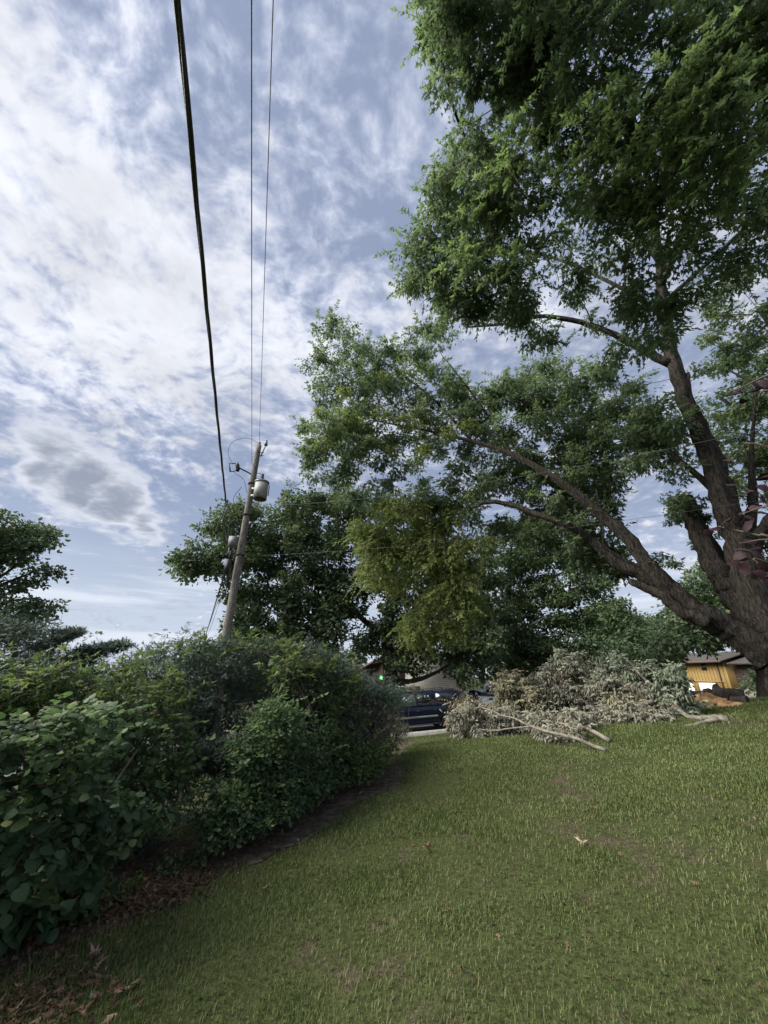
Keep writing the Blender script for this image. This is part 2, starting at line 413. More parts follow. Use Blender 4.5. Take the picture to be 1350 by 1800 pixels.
def twigs(rng, nodes, C, rtip=.006, expo=.48, rmax=.09):
    """joins every leaf clump to the nearest wood, in order of distance; thickness follows what it carries"""
    nodes = np.asarray(nodes, float); P = list(nodes); par = [-1] * len(P); nb = len(P)
    A = np.zeros((nb + len(C), 3)); A[:nb] = nodes; m = nb
    d0 = np.min(np.linalg.norm(C[:, None] - nodes[None], axis=2), axis=1); order = np.argsort(d0); cost = np.zeros(nb + len(C))
    for i in order:
        dd = np.linalg.norm(A[:m] - C[i], axis=1) + cost[:m] * .25; j = int(np.argmin(dd))
        A[m] = C[i]; cost[m] = cost[j] + np.linalg.norm(A[j] - C[i]); par.append(j); m += 1
    w_ = np.ones(m); 
    for i in range(m - 1, nb - 1, -1): w_[par[i]] += w_[i] if par[i] >= nb else 0
    ts = TubeSet()
    for i in range(nb, m):
        a, b = A[par[i]], A[i]; L = np.linalg.norm(b - a)
        if L < 1e-3: continue
        mid = (a + b) / 2 + rng.normal(size=3) * L * .08 + np.array([0, 0, .07 * L])
        r1 = min(rmax, rtip * w_[i] ** expo); r0 = min(rmax, r1 * 1.25)
        ts.add(smooth_path([a, mid, b], 3), np.linspace(r0, r1 * .8, 7), 4)
    return ts

def shoots(rng, C, n, length, nl, size, tmpl, up=.5, ts=None, rad=.3):
    i = rng.integers(0, len(C), n); d = rng.normal(size=(n, 3)); d[:, 2] = np.abs(d[:, 2]) * .6 * np.sign(up) + up; toC = CAMP - C[i]; toC[:, 2] = 0
    d += .7 * toC / np.linalg.norm(toC, axis=1, keepdims=True); d /= np.linalg.norm(d, axis=1, keepdims=True)
    st = C[i] + d * rad * rng.uniform(.3, 1, (n, 1)); L = length * rng.uniform(.5, 1.3, n); PP, YY, ZZ = [], [], []
    sd_ = np.cross(d, [0, 0, 1.0]); sd_ /= np.linalg.norm(sd_, axis=1, keepdims=True) + 1e-6
    for k in range(nl):
        t = (k + 1) / nl; P = st + d * (L * t)[:, None]; P[:, 2] -= .35 * L * t * t
        s_ = 1 if k % 2 else -1; PP.append(P); YY.append(d * .6 + sd_ * s_ * (.9 if k < nl - 1 else .1) + rng.normal(size=(n, 3)) * .25 + [0, 0, -.25]); ZZ.append(np.array([0, 0, 1.0]) + rng.normal(size=(n, 3)) * .35)
    if ts is not None:
        for a, dd, l in zip(st, d, L):
            t = np.linspace(-.2, 1, 5)[:, None]; Q = a + dd * l * t; Q[:, 2] -= (.35 * l * np.maximum(t, 0) ** 2)[:, 0]; ts.append(Q)
    P, Y, Z = map(np.concatenate, (PP, YY, ZZ)); V, Fc = leaves(P, Y, Z, size * rng.uniform(.6, 1.15, len(P)), tmpl)
    return V, Fc, np.repeat(np.clip(rng.normal(.62, .2, len(P)), 0, 1), len(tmpl[0]))

def limbs_mesh(rng, defs, mode='H', k=6, n=12, rough=.07):
    ts = TubeSet(); nodes = []
    for d in defs:
        d = np.array(d, float)
        P = atH(d[:, 0], d[:, 1], d[:, 2]) if mode == 'H' else atD(d[:, 0], d[:, 1], d[:, 2])
        Q = smooth_path(P, k); rad = np.interp(np.linspace(0, len(d) - 1, len(Q)), np.arange(len(d)), d[:, 3])
        if len(Q) > 3: Q[1:-1] += rng.normal(size=(len(Q) - 2, 3)) * rad[1:-1, None] * .10
        ts.add(Q, rad, n, rng=rng, rough=rough); nodes.append(Q[2:])
    return ts, np.concatenate(nodes)
def tree(name, label, seed, base, limbs, regs, group=None, m_bark=None, mode='H', cat='tree', twig=.006, nn=12, rough=.07, crown='crown', rmax=.09, woodname='trunk'):
    """limbs: lists of (px,py,distance,radius); regs: dicts for the leafy parts"""
    rng = np.random.default_rng(seed); root = thing(name, base, label, cat, group); m_bark = m_bark or M_bark
    ts, nodes = limbs_mesh(rng, limbs, mode, n=nn, rough=rough)
    ts.build(woodname, m_bark, root, base)
    allC = []; extra = []
    byname = {}
    for rg in regs:
        C = rg.get('C'); 
        if C is None: C = region(rng, rg['poly'], rg['n'], rg['D'], rg.get('holes', ()), rg.get('mode', 'H'), rg.get('clip', .25))
        tb = np.clip(rng.normal(.45, .22, len(C)), 0, 1)
        V, Fc, t = puffs(rng, C, rg['r'], rg['nl'], rg['size'], rg['tmpl'], rg.get('flat', .6), rg.get('droop', .5), rg.get('up', .9), tb, holes=rg.get('holes', ()), shell=rg.get('shell', .35))
        key = (rg.get('part', crown), rg['mat'].name)
        if rg.get('shoots'):
            n_, l_, k_s = rg['shoots']; byname.setdefault(key, []).append((*shoots(rng, C, n_, l_, k_s, rg['size'], rg['tmpl'], rg.get('sup', .5), extra, rg['r']), rg['mat']))
        byname.setdefault(key, []).append((V, Fc, t, rg['mat'])); allC.append(C)
    for (pn, _), lst in byname.items():
        off = 0; Vs, Fs, Ts = [], [], []
        for V, Fc, t, m_ in lst: Vs.append(V); Fs.append(Fc + off); Ts.append(t); off += len(V)
        part(pn, np.concatenate(Vs), np.concatenate(Fs), lst[0][3], root, tint=np.concatenate(Ts))
    tw = twigs(rng, nodes, np.concatenate(allC), twig, rmax=rmax)
    for Q in extra: tw.add(Q, np.linspace(twig * .6, twig * .25, len(Q)), 4)
    tw.build('branches', m_bark, root, base, caps=False)
    return root
def log(*a): print('[%.1fs]' % (time.time() - T0), *a)
# ================================================================== the setting
def axis_pts(segs):
    out = []
    for a, b, st_ in segs: out += list(np.arange(a, b, st_))
    return np.array(out + [segs[-1][1]])
gx = axis_pts([(-500, -60, 20), (-60, -14, 2), (-14, 20, .4), (20, 60, 2), (60, 500, 20)])
gy = axis_pts([(-60, -6, 3), (-6, 2, .8), (2, 24, .4), (24, 60, 1), (60, 120, 4), (120, 700, 25)])
GX, GY = np.meshgrid(gx, gy); GZ = terr(GX, GY)
nx, ny = len(gx), len(gy); ii, jj = np.meshgrid(np.arange(nx - 1), np.arange(ny - 1)); k_ = (jj * nx + ii).ravel()
def m_ground(nt, b):
    p = nt.new('ShaderNodeTexCoord').outputs['Object']
    n1 = nt.noise(p, .55, 5, .6); n2 = nt.noise(p, 26, 4, .7); n3 = nt.noise(p, 3.0, 5, .65)
    g = nt.mix(nt.ramp(n2, .3, .7), (.030, .038, .014), (.070, .084, .030))
    br = nt.mix(nt.ramp(n2, .3, .7), (.045, .036, .024), (.105, .085, .058))
    c = nt.mix(nt.ramp(nt.m('ADD', nt.m('MULTIPLY', n1, .5), nt.m('MULTIPLY', n3, .5)), .50, .62), g, br)
    nt.l.new(c, b.inputs['Base Color']); bump(nt, b, n2, 1.0, .02)
ground = mesh('ground', np.stack([GX, GY, GZ], -1).reshape(-1, 3), np.stack([k_, k_ + 1, k_ + nx + 1, k_ + nx], 1),
              mat('lawn_soil', rough=.95, spec=.1, build=m_ground), smooth=True)
tag(ground, kind='structure')
# soil strip along the foot of the hedge, from points picked on the ground
FOOT = np.array([ghit(x, y)[:2] for x, y in ((-250, 1790), (0, 1690), (120, 1640), (250, 1560), (380, 1520), (500, 1475), (600, 1405), (680, 1350), (720, 1305))])
FOOT = smooth_path(np.c_[FOOT, np.zeros(len(FOOT))], 4)[:, :2]
def dfoot(x, y):                          # signed distance: positive on the lawn side
    best = np.full(len(x), 1e9); sg = np.zeros(len(x))
    for a, b in zip(FOOT[:-1], FOOT[1:]):
        d = b - a; t = np.clip(((x - a[0]) * d[0] + (y - a[1]) * d[1]) / (d @ d), 0, 1)
        ex, ey = x - a[0] - t * d[0], y - a[1] - t * d[1]; ds = np.hypot(ex, ey)
        up = ds < best; best[up] = ds[up]; sg[up] = np.sign(ex * d[1] - ey * d[0])[up]
    return best * sg
u_ = np.linspace(-.9, .24, 12); Vst = []
T2 = np.gradient(FOOT, axis=0); T2 /= np.linalg.norm(T2, axis=1, keepdims=True); Nn = np.c_[T2[:, 1], -T2[:, 0]]
rs = np.random.default_rng(5)
for a, n_ in zip(FOOT, Nn):
    e = rs.uniform(-.06, .16)
    for u in u_:
        q = a + n_ * (u + (e if u > .1 else 0)); Vst.append((q[0], q[1], float(terr(*q)) + .006 + .012 * max(0, -u)))
m_, n_ = len(FOOT), len(u_); a_ = (np.arange(m_ - 1)[:, None] * n_ + np.arange(n_ - 1)[None]).ravel()
soil = mesh('soil', Vst, np.stack([a_, a_ + 1, a_ + n_ + 1, a_ + n_], 1), noisy('bare_soil', (.045, .034, .026), (.12, .092, .07), 9, .95, .03, detail=8), smooth=True)
tag(soil, kind='structure')
# road, kerbs
def strip(name, q0, q1, lift, m, x0=-80, x1=75, skirt=0.0):
    xs = np.arange(x0, x1 + .1, 1.0); qs = np.linspace(q0, q1, max(3, int((q1 - q0) / .8) + 2)); V = []
    for x in xs:
        for q in qs: V.append((x, q + RS * x, float(terr(x, q + RS * x)) + lift))
    n = len(qs); a = (np.arange(len(xs) - 1)[:, None] * n + np.arange(n - 1)[None]).ravel()
    Fc = [np.stack([a, a + n, a + n + 1, a + 1], 1)]
    if skirt:
        k = len(V); V = V + [(x, y, z - skirt) for x, y, z in V[0::n]] + [(x, y, z - skirt) for x, y, z in V[n - 1::n]]
        i = np.arange(len(xs) - 1)
        Fc.append(np.stack([i * n, k + i, k + i + 1, (i + 1) * n], 1)); k2 = k + len(xs)
        Fc.append(np.stack([i * n + n - 1, (i + 1) * n + n - 1, k2 + i + 1, k2 + i], 1))
    return tag(mesh(name, V, Fc, m), kind='structure')
M_asph = noisy('asphalt', (.10, .10, .10), (.17, .165, .155), 6, .9, .004)
M_conc = noisy('concrete', (.30, .29, .27), (.42, .41, .38), 5, .9, .004)
strip('road', 21.95, 30.0, .05, M_asph)
strip('kerb_near', 21.5, 21.95, .15, M_conc, skirt=.3)
strip('kerb_far', 30.0, 30.4, .15, M_conc, skirt=.3)
# driveway on the far side
Vd = []
for q in np.linspace(30.4, 47, 24):
    for x in np.linspace(2.5, 8.5, 8):
        xx = x + (q - 30) * .12; Vd.append((xx, q + RS * xx, float(terr(xx, q + RS * xx)) + .045))
a_ = (np.arange(23)[:, None] * 8 + np.arange(7)[None]).ravel()
tag(mesh('driveway', Vd, np.stack([a_, a_ + 1, a_ + 9, a_ + 8], 1), M_conc), kind='structure')
Vd = []
for q in np.linspace(30.4, 44, 24):
    for x in np.linspace(31, 41, 10): Vd.append((x, q + RS * x, float(terr(x, q + RS * x)) + .045))
a_ = (np.arange(23)[:, None] * 10 + np.arange(9)[None]).ravel()
log('setting')

# ------------------------------------------------------------------ lawn
rg = np.random.default_rng(11)
def vnoise(x, y, sc, seed):
    r = np.random.default_rng(seed); G = r.uniform(0, 1, (64, 64)); u = x * sc + 1000; v = y * sc + 1000
    i = np.floor(u).astype(int); j = np.floor(v).astype(int); fu = u - i; fv = v - j; fu = fu * fu * (3 - 2 * fu); fv = fv * fv * (3 - 2 * fv)
    g = lambda a, b: G[a % 64, b % 64]
    return (g(i, j) * (1 - fu) + g(i + 1, j) * fu) * (1 - fv) + (g(i, j + 1) * (1 - fu) + g(i + 1, j + 1) * fu) * fv
NB = 850000
d = np.exp(rg.uniform(math.log(2.3), math.log(24), NB)); az = rg.uniform(R(-40), R(53), NB)
bx, by = d * np.sin(az), d * np.cos(az)
patch = .45 * vnoise(bx, by, .55, 1) + .35 * vnoise(bx, by, 1.7, 2) + .2 * vnoise(bx, by, 5, 3)
df = dfoot(bx, by)
wc = [(370, 1740, .35, .8), (600, 1410, .30, .6), (1010, 1700, .16, .5), (940, 1500, .3, .35), (1200, 1650, .15, .5), (700, 1330, .5, .6), (660, 1720, .2, .35)]
for wx, wy, wr, wv_ in wc:
    g_ = ghit(wx, wy); patch = patch + wv_ * .35 * np.exp(-((bx - g_[0]) ** 2 + (by - g_[1]) ** 2) / (2 * wr * wr))
thin = sstep((.68 - patch) / .14); near_soil = sstep((df - .05) / .55)
keep = (rg.uniform(0, 1, NB) < np.maximum(.16, thin) * np.maximum(near_soil, .03)) & (qof(bx, by) < 21.4) & (df > -.35)
bx, by, d, patch, df = bx[keep], by[keep], d[keep], patch[keep], df[keep]; n = len(bx)
h = rg.uniform(.014, .034, n) * (1.0 + .4 * vnoise(bx, by, .9, 4)) * (1 + .8 * (rg.uniform(0, 1, n) < .06)) * (1 + .45 * np.clip((bx - 2.5) / 3, 0, 1))
wd = .0018 * (np.maximum(d, 2.6) / 2.6) ** .85 * rg.uniform(.7, 1.4, n)
h = h * (1 + .25 * np.clip((d - 8) / 10, 0, 1))
ang = rg.uniform(0, 2 * np.pi, n) ; lean = rg.uniform(.25, 1.15, n) * h
wa = vnoise(bx, by, 1.1, 9) * 6; ldx = np.cos(wa) * .15 + np.cos(ang); ldy = np.sin(wa) * .15 + np.sin(ang)
bz = terr(bx, by) - .004; px_, py_ = -ldy * wd, ldx * wd
B = np.stack([bx, by, bz], 1); W_ = np.stack([px_, py_, 0 * px_], 1); L_ = np.stack([ldx * lean * .6, ldy * lean * .6, 0 * bx], 1); Hh = np.stack([0 * h, 0 * h, h], 1)
V = np.stack([B - W_, B + W_, B - W_ * .8 + L_ * .3 + Hh * .55, B + W_ * .8 + L_ * .3 + Hh * .55, B + L_ + Hh * .92], 1)
i0 = np.arange(n)[:, None] * 5
dry = sstep((patch - .50) / .16)
t = np.clip(.38 + .28 * rg.normal(size=n) + .14 * (vnoise(bx, by, .8, 21) - .5), 0, .78)
t = np.where(rg.uniform(0, 1, n) < .03 + .18 * dry, rg.uniform(.84, 1, n), t)
grass = mesh('grass', V.reshape(-1, 3), [np.concatenate([i0 + np.array([0, 1, 3]), i0 + np.array([0, 3, 2]), i0 + np.array([2, 3, 4])])], M_grass, tint=np.repeat(t, 5))
tag(grass, 'short mown green grass with dry thatch showing through', 'grass', kind='stuff')
# clover and low weeds among the blades
NC = 22000
d = np.exp(rg.uniform(math.log(2.3), math.log(20), NC)); az = rg.uniform(R(-36), R(52), NC); bx, by = d * np.sin(az), d * np.cos(az)
cl_ = .6 * vnoise(bx, by, 1.1, 31) + .4 * vnoise(bx, by, 4, 32); df = dfoot(bx, by)
keep = (rg.uniform(0, 1, NC) < sstep((cl_ - .46) / .16)) & (df > .05) & (qof(bx, by) < 21.3)
bx, by, d = bx[keep], by[keep], d[keep]; n = len(bx)
P = np.stack([bx, by, terr(bx, by) + rg.uniform(.015, .04, n)], 1)
Y = np.c_[rg.normal(size=(n, 2)), rg.normal(size=n) * .2]; Z = np.c_[rg.normal(size=(n, 2)) * .35, np.ones(n)]
V, Fc = leaves(P, Y, Z, rg.uniform(.012, .022, n) * (d / 2.6) ** .3, OVAL)
tag(mesh('clover', V, Fc, M_clover, tint=np.repeat(rg.uniform(0, .9, n), len(OVAL[0]))), 'small round clover leaves scattered through the mown grass', 'clover', kind='stuff')
# leaf litter
NL = 1500
k = rg.integers(0, len(FOOT) - 1, NL); tt = rg.uniform(0, 1, NL)[:, None]
base_ = FOOT[k] * (1 - tt) + FOOT[k + 1] * tt; off = rg.normal(-.22, .22, NL)[:, None]
p = base_ + Nn[k] * off
hot = ghit(270, 1570)[:2]; hp = hot + rg.normal(size=(2600, 2)) * np.array([.20, .24]); hp2 = ghit(30, 1790)[:2] + rg.normal(size=(900, 2)) * .25
sc_d = np.exp(rg.uniform(math.log(2.5), math.log(16), 220)); sc_a = rg.uniform(R(-18), R(50), 220); sc = np.c_[sc_d * np.sin(sc_a), sc_d * np.cos(sc_a)]; sc = sc[dfoot(sc[:, 0], sc[:, 1]) > .1]
p = np.concatenate([p, hp, hp2, sc]); n = len(p)
P = np.c_[p, terr(p[:, 0], p[:, 1]) + rg.uniform(.012, .05, n)]
V, Fc = leaves(P, np.c_[rg.normal(size=(n, 2)), rg.normal(size=n) * .4], np.c_[rg.normal(size=(n, 2)) * .7, np.ones(n)], rg.uniform(.022, .05, n), MAPLE)
tag(mesh('leaf_litter', V, Fc, M_litter, tint=np.repeat(rg.uniform(0, 1, n), len(MAPLE[0]))), 'brown dead leaves lying along the foot of the hedge', 'leaf litter', kind='stuff')
for i, (x, y, s_, lab) in enumerate([(750, 1503, .10, 'curled tan dead leaf on the mown grass in front of the bare soil'), (1020, 1487, .11, 'pale cream dead leaf standing up in the middle of the lawn'),
                                  (166, 1690, .07, 'pinkish dead leaf at the foot of the hedge'), (160, 1770, .05, 'small pale yellow leaf in the dark near corner of the lawn')]):
    q = ghit(x, y); r_ = np.random.default_rng(50 + i)
    nl = 3; Y = r_.normal(size=(nl, 3)) * [1, 1, .4] + [0, 0, .7]; V, Fc = leaves(np.zeros((nl, 3)) + [0, 0, .035], Y, r_.normal(size=(nl, 3)), s_ * np.array([1, .6, .5]), MAPLE)
    o = mesh('dead_leaf', V, Fc, mat('dry_leaf_%d' % i, [(.30, .20, .12), (.55, .46, .34), (.28, .17, .14), (.6, .55, .35)][i], .8)); o.location = tuple(q); tag(o, lab, 'leaf')
log('lawn')

# ================================================================== the tall silver maple on the right
HM = 14.0
limbsM = [
 [(1432, 1275, HM, 0.688), (1408, 1225, HM, 0.516), (1385, 1170, HM, 0.447), (1362, 1110, HM, 0.404), (1322, 1030, HM, 0.370), (1290, 930, HM, 0.318), (1262, 840, HM, 0.284), (1238, 770, HM, 0.258), (1205, 700, HM, 0.232), (1182, 620, HM, 0.198), (1166, 520, 13.8, 0.163), (1152, 400, 12.8, 0.120), (1125, 250, 11.4, 0.086), (1080, 100, 10, 0.052), (1050, 0, 9.2, 0.034)],
 [(1345, 1110, 14.1, 0.344), (1300, 1050, 14.3, 0.361), (1262, 1000, 14.4, 0.318), (1232, 940, 14.5, 0.258), (1212, 895, 14.6, 0.232), (1206, 872, 14.6, 0.172)],
 [(1362, 1165, 13.9, 0.361), (1300, 1118, 13.7, 0.292), (1240, 1085, 13.4, 0.267), (1190, 1050, 13.2, 0.232), (1150, 1005, 13.0, 0.181), (1100, 945, 12.9, 0.159), (1040, 890, 12.7, 0.138), (970, 838, 12.6, 0.112), (900, 800, 12.7, 0.086), (830, 776, 12.9, 0.065), (740, 755, 13.6, 0.043), (660, 740, 13.6, 0.026)],
 [(1180, 1040, 13.2, 0.172), (1130, 1012, 13.1, 0.163), (1075, 985, 13.0, 0.146), (1040, 950, 12.9, 0.120), (1000, 925, 12.5, 0.095), (940, 903, 12.5, 0.086), (885, 884, 12.6, 0.073), (840, 888, 12.8, 0.052), (790, 925, 14.2, 0.034), (740, 985, 14.6, 0.026)],
 [(1245, 1095, 13.2, 0.172), (1200, 1075, 13.1, 0.146), (1160, 1045, 13.0, 0.129), (1118, 1026, 12.9, 0.103), (1110, 1022, 12.9, 0.086)],
 [(1180, 640, HM, 0.129), (1110, 605, 13.6, 0.112), (1050, 575, 13.1, 0.086), (960, 556, 12.4, 0.069), (880, 570, 12, 0.043), (820, 575, 11.6, 0.026)],
 [(1262, 868, HM, 0.086), (1215, 825, 13.8, 0.069), (1165, 785, 13.6, 0.043), (1120, 760, 13.4, 0.026)],
 [(1300, 960, 14.2, 0.224), (1322, 900, 14.6, 0.129), (1320, 830, 14.8, 0.073), (1322, 770, 15, 0.052), (1330, 680, 15, 0.017)],
 [(1310, 990, 14.0, 0.172), (1345, 925, 14.2, 0.138), (1400, 860, 14.3, 0.120), (1480, 700, 14, 0.086), (1540, 450, 13, 0.060)],
 [(1213, 700, HM, 0.060), (1209, 655, HM, 0.043)],
 [(1164, 500, 13.6, 0.103), (1210, 380, 12.6, 0.077), (1240, 240, 11.4, 0.052), (1250, 100, 10.2, 0.034)],
 [(1160, 460, 13.3, 0.086), (1080, 360, 12.2, 0.069), (990, 270, 11.2, 0.052), (900, 190, 10.6, 0.034), (860, 90, 10.2, 0.026)],
 [(1154, 420, 13, 0.077), (1130, 330, 12, 0.060), (1060, 200, 11, 0.043), (1000, 60, 9.8, 0.026)],
 [(1168, 530, 13.8, 0.077), (1280, 430, 13.4, 0.060), (1400, 300, 12.6, 0.043), (1480, 150, 11, 0.034)],
 [(1172, 560, 13.8, 0.086), (1080, 500, 13, 0.060), (960, 450, 12.4, 0.043), (840, 430, 12, 0.030), (760, 440, 11.8, 0.022)],
 [(1152, 1010, 13.0, 0.043), (1068, 965, 12.9, 0.034), (1060, 925, 12.8, 0.026), (1048, 860, 13.2, 0.022)],
 [(830, 776, 12.9, 0.052), (760, 700, 13.8, 0.043), (680, 640, 14, 0.030), (620, 600, 14.2, 0.017)],
 [(900, 800, 12.7, 0.052), (850, 720, 13.8, 0.043), (790, 640, 14, 0.026)],
]
hU = [(float(a), float(b), float(c)) for a, b, c in np.random.default_rng(8).uniform((960, 0, 6), (1350, 470, 13), (34, 3))] + [(1055, 537, 24), (1300, 230, 16), (845, 190, 24), (905, 600, 12), (1010, 592, 12), (1040, 620, 12), (1120, 200, 12), (1222, 610, 45), (1150, 160, 9), (1000, 245, 10), (860, 460, 11), (1320, 60, 14), (1215, 20, 10), (905, 60, 9)]
upper = [(772, -90), (765, 20), (742, 80), (733, 150), (775, 188), (815, 170), (850, 215), (812, 222), (800, 260), (775, 290), (755, 340), (740, 400), (700, 440), (690, 470), (700, 512), (745, 535), (740, 560), (790, 590), (830, 575), (845, 608), (905, 630), (960, 600), (1010, 625), (1080, 640), (1130, 660), (1160, 625), (1185, 560), (1222, 560), (1250, 500), (1360, 470), (1500, 440), (1500, 200), (1500, -90)]
hM = [(835, 650, 26), (870, 640, 24), (905, 655, 12), (780, 625, 12), (715, 640, 9), (655, 745, 9), (690, 745, 7), (740, 600, 10), (765, 845, 14), (700, 850, 12), (835, 850, 9), (960, 860, 14), (860, 905, 18), (1010, 650, 12), (1150, 900, 70), (1135, 980, 34), (1155, 1060, 55), (1085, 770, 12), (905, 905, 12), (1060, 700, 8), (1100, 655, 18), (640, 840, 12)]
mid = [(560, 568), (585, 558), (618, 552), (650, 590), (665, 610), (700, 600), (725, 575), (760, 560), (795, 580), (800, 600), (780, 650), (825, 700), (865, 680), (900, 660), (960, 640), (1020, 640), (1100, 650), (1150, 700), (1190, 730), (1205, 800), (1190, 850), (1130, 850), (1100, 890), (1130, 920), (1125, 960), (1080, 940), (1060, 900), (1020, 890), (1090, 985), (1100, 1010), (1020, 985), (940, 950), (860, 930), (800, 900), (720, 890), (640, 880), (600, 860), (540, 835), (530, 790), (525, 752), (565, 735), (535, 700), (540, 640), (560, 620)]
regsM = [
 dict(poly=upper, n=320, D=lambda x, y, u: 11.2 + .0022 * np.clip(y, 0, 700) + u ** .8 * 3.4, mode='D', r=.46, nl=130, shoots=(1000, .5, 11), sup=-.1, size=.135, tmpl=MAPLE, mat=M_maple, holes=hU, droop=1.3, up=.3, flat=.8, shell=.2),
 dict(poly=[(775, -70), (765, 20), (745, 80), (738, 150), (775, 182), (830, 165), (870, 210), (980, 230), (980, -70)], n=58, D=(12.4, 14.6), mode='D', r=.46, nl=140, shoots=(120, .5, 10), sup=-.1, size=.135, tmpl=MAPLE, mat=M_maple, holes=hU, droop=1.3, up=.3, flat=.8, shell=.2),
 dict(poly=[(815, 235), (780, 290), (750, 390), (705, 440), (695, 475), (712, 508), (760, 540), (830, 560), (930, 560), (930, 300)], n=62, D=(12.6, 14.8), mode='D', r=.46, nl=140, shoots=(120, .5, 10), sup=-.1, size=.135, tmpl=MAPLE, mat=M_maple, holes=hU, droop=1.3, up=.3, flat=.8, shell=.2),
 dict(poly=mid, n=540, D=lambda x, y, u: 12.9 + u * 3.4, mode='H', r=.50, nl=140, shoots=(1100, .62, 10), sup=.1, size=.145, tmpl=MAPLE, mat=M_maple, holes=hM, droop=1.0, up=.45, flat=.7, shell=.2),
 dict(poly=[(1195, 870), (1235, 880), (1260, 1000), (1285, 1060), (1230, 1010), (1190, 940), (1175, 900)], n=16, D=(14.2, 15.2), r=.28, nl=80, size=.12, tmpl=MAPLE, mat=M_maple, droop=.9),
 dict(poly=[(1170, 860), (1200, 870), (1200, 960), (1178, 950)], n=7, D=(13.2, 14), r=.26, nl=70, size=.12, tmpl=MAPLE, mat=M_maple, droop=.9),
 dict(poly=[(1155, 970), (1190, 975), (1185, 1000), (1150, 995)], n=4, D=(12.8, 13.2), r=.22, nl=50, size=.12, tmpl=MAPLE, mat=M_maple),
 dict(poly=[(1310, 930), (1350, 940), (1350, 990), (1320, 970)], n=6, D=(14.5, 15.2), r=.3, nl=80, size=.12, tmpl=MAPLE, mat=M_maple),
 dict(poly=[(630, 882), (700, 872), (770, 885), (830, 880), (862, 930), (845, 985), (830, 1040), (838, 1075), (800, 1118), (745, 1122), (702, 1118), (722, 1075), (715, 1050), (660, 1040), (632, 1010), (625, 970), (615, 930)], n=125, D=(13.0, 14.8), r=.44, nl=150, shoots=(500, .6, 10), sup=-.2, size=.135, tmpl=MAPLE, mat=M_lime, droop=1.2, up=.3, flat=1.0, part='young_and_highlight_leaves'),
 dict(poly=[(620, 640), (760, 640), (830, 740), (790, 830), (560, 830), (560, 700)], n=26, D=(12.6, 13.4), mode='H', r=.40, nl=130, size=.12, tmpl=MAPLE, mat=M_lime, part='young_and_highlight_leaves', droop=.6),
 dict(poly=[(860, 250), (1130, 80), (1330, 60), (1330, 330), (1200, 420), (930, 480), (800, 480)], n=90, D=(10.9, 13.2), mode='D', r=.45, nl=30, shoots=(520, .5, 10), sup=-.25, size=.13, tmpl=MAPLE, mat=M_highlight, part='young_and_highlight_leaves', droop=1.3, up=.3),  # lighter sprays as painted highlights, added to brighten the dark upper crown
]
baseM = ghit(1385, 1250)
tree('silver_maple', 'tall silver maple with a thick forked trunk rising from the lawn at the right edge', 101, baseM, limbsM, regsM, rough=.11, nn=18, twig=.0055, rmax=.07)
log('maple')

# ================================================================== trees behind
def bgtree(name, label, seed, trunk, regs, group='trees standing across the road', m_bark=None, **k):
    b = ghit(min(max(trunk[0][0][0], -400), 2000), 1250); P0 = atH(trunk[0][0][0], trunk[0][0][1], trunk[0][0][2]); P0[2] = terr(P0[0], P0[1])
    return tree(name, label, seed, P0, trunk, regs, group, m_bark or M_barkd, nn=8, **k)
bgtree('shade_tree', 'big dark green tree behind the leaning view of the utility pole', 201,
  [[(688, 1240, 30, .62), (686, 1170, 30, .50), (682, 1110, 30, .42), (690, 1040, 30, .30), (680, 970, 29, .2), (650, 920, 28, .1)],
   [(686, 1120, 30, .28), (640, 1090, 29.5, .2), (590, 1040, 29, .15), (520, 980, 28.5, .1), (450, 940, 28, .06), (370, 970, 28, .04)],
   [(690, 1120, 30, .25), (740, 1060, 30, .2), (800, 1010, 30, .12), (850, 980, 30, .06)],
   [(686, 1200, 30, .2), (730, 1196, 29, .16), (770, 1180, 28.5, .1), (800, 1160, 28, .05)],
   [(600, 1050, 29, .12), (560, 1100, 28, .1), (500, 1130, 27.5, .06), (440, 1120, 27, .04)]],
  [dict(poly=[(312, 985), (325, 965), (355, 945), (345, 925), (395, 915), (402, 890), (440, 885), (470, 872), (500, 862), (520, 875), (545, 868), (572, 862), (600, 875), (700, 880), (780, 940), (720, 1010), (660, 1030), (640, 1075), (600, 1080), (610, 1130), (560, 1165), (400, 1165), (405, 1090), (385, 1030), (350, 1010), (318, 1012)],
        n=430, D=(26, 32), r=.9, nl=135, shoots=(700, .9, 8), size=.27, tmpl=OVAL, mat=M_dark, holes=[(655, 1075, 16), (612, 1130, 12), (640, 1110, 8), (600, 1035, 6), (510, 1005, 5), (545, 960, 4), (600, 900, 5), (395, 985, 9)], flat=.65, shell=.25),
   dict(poly=[(700, 950), (860, 950), (880, 1040), (885, 1140), (850, 1180), (810, 1188), (770, 1176), (740, 1178), (700, 1172), (650, 1160), (610, 1140), (630, 1100), (690, 1060)],
        n=230, D=(26.5, 31), r=.85, nl=120, size=.26, tmpl=OVAL, mat=M_dark, holes=[(655, 1075, 15), (612, 1130, 10), (665, 1172, 14), (760, 1200, 26)], flat=.6, shell=.25)], twig=.012, rmax=.14)
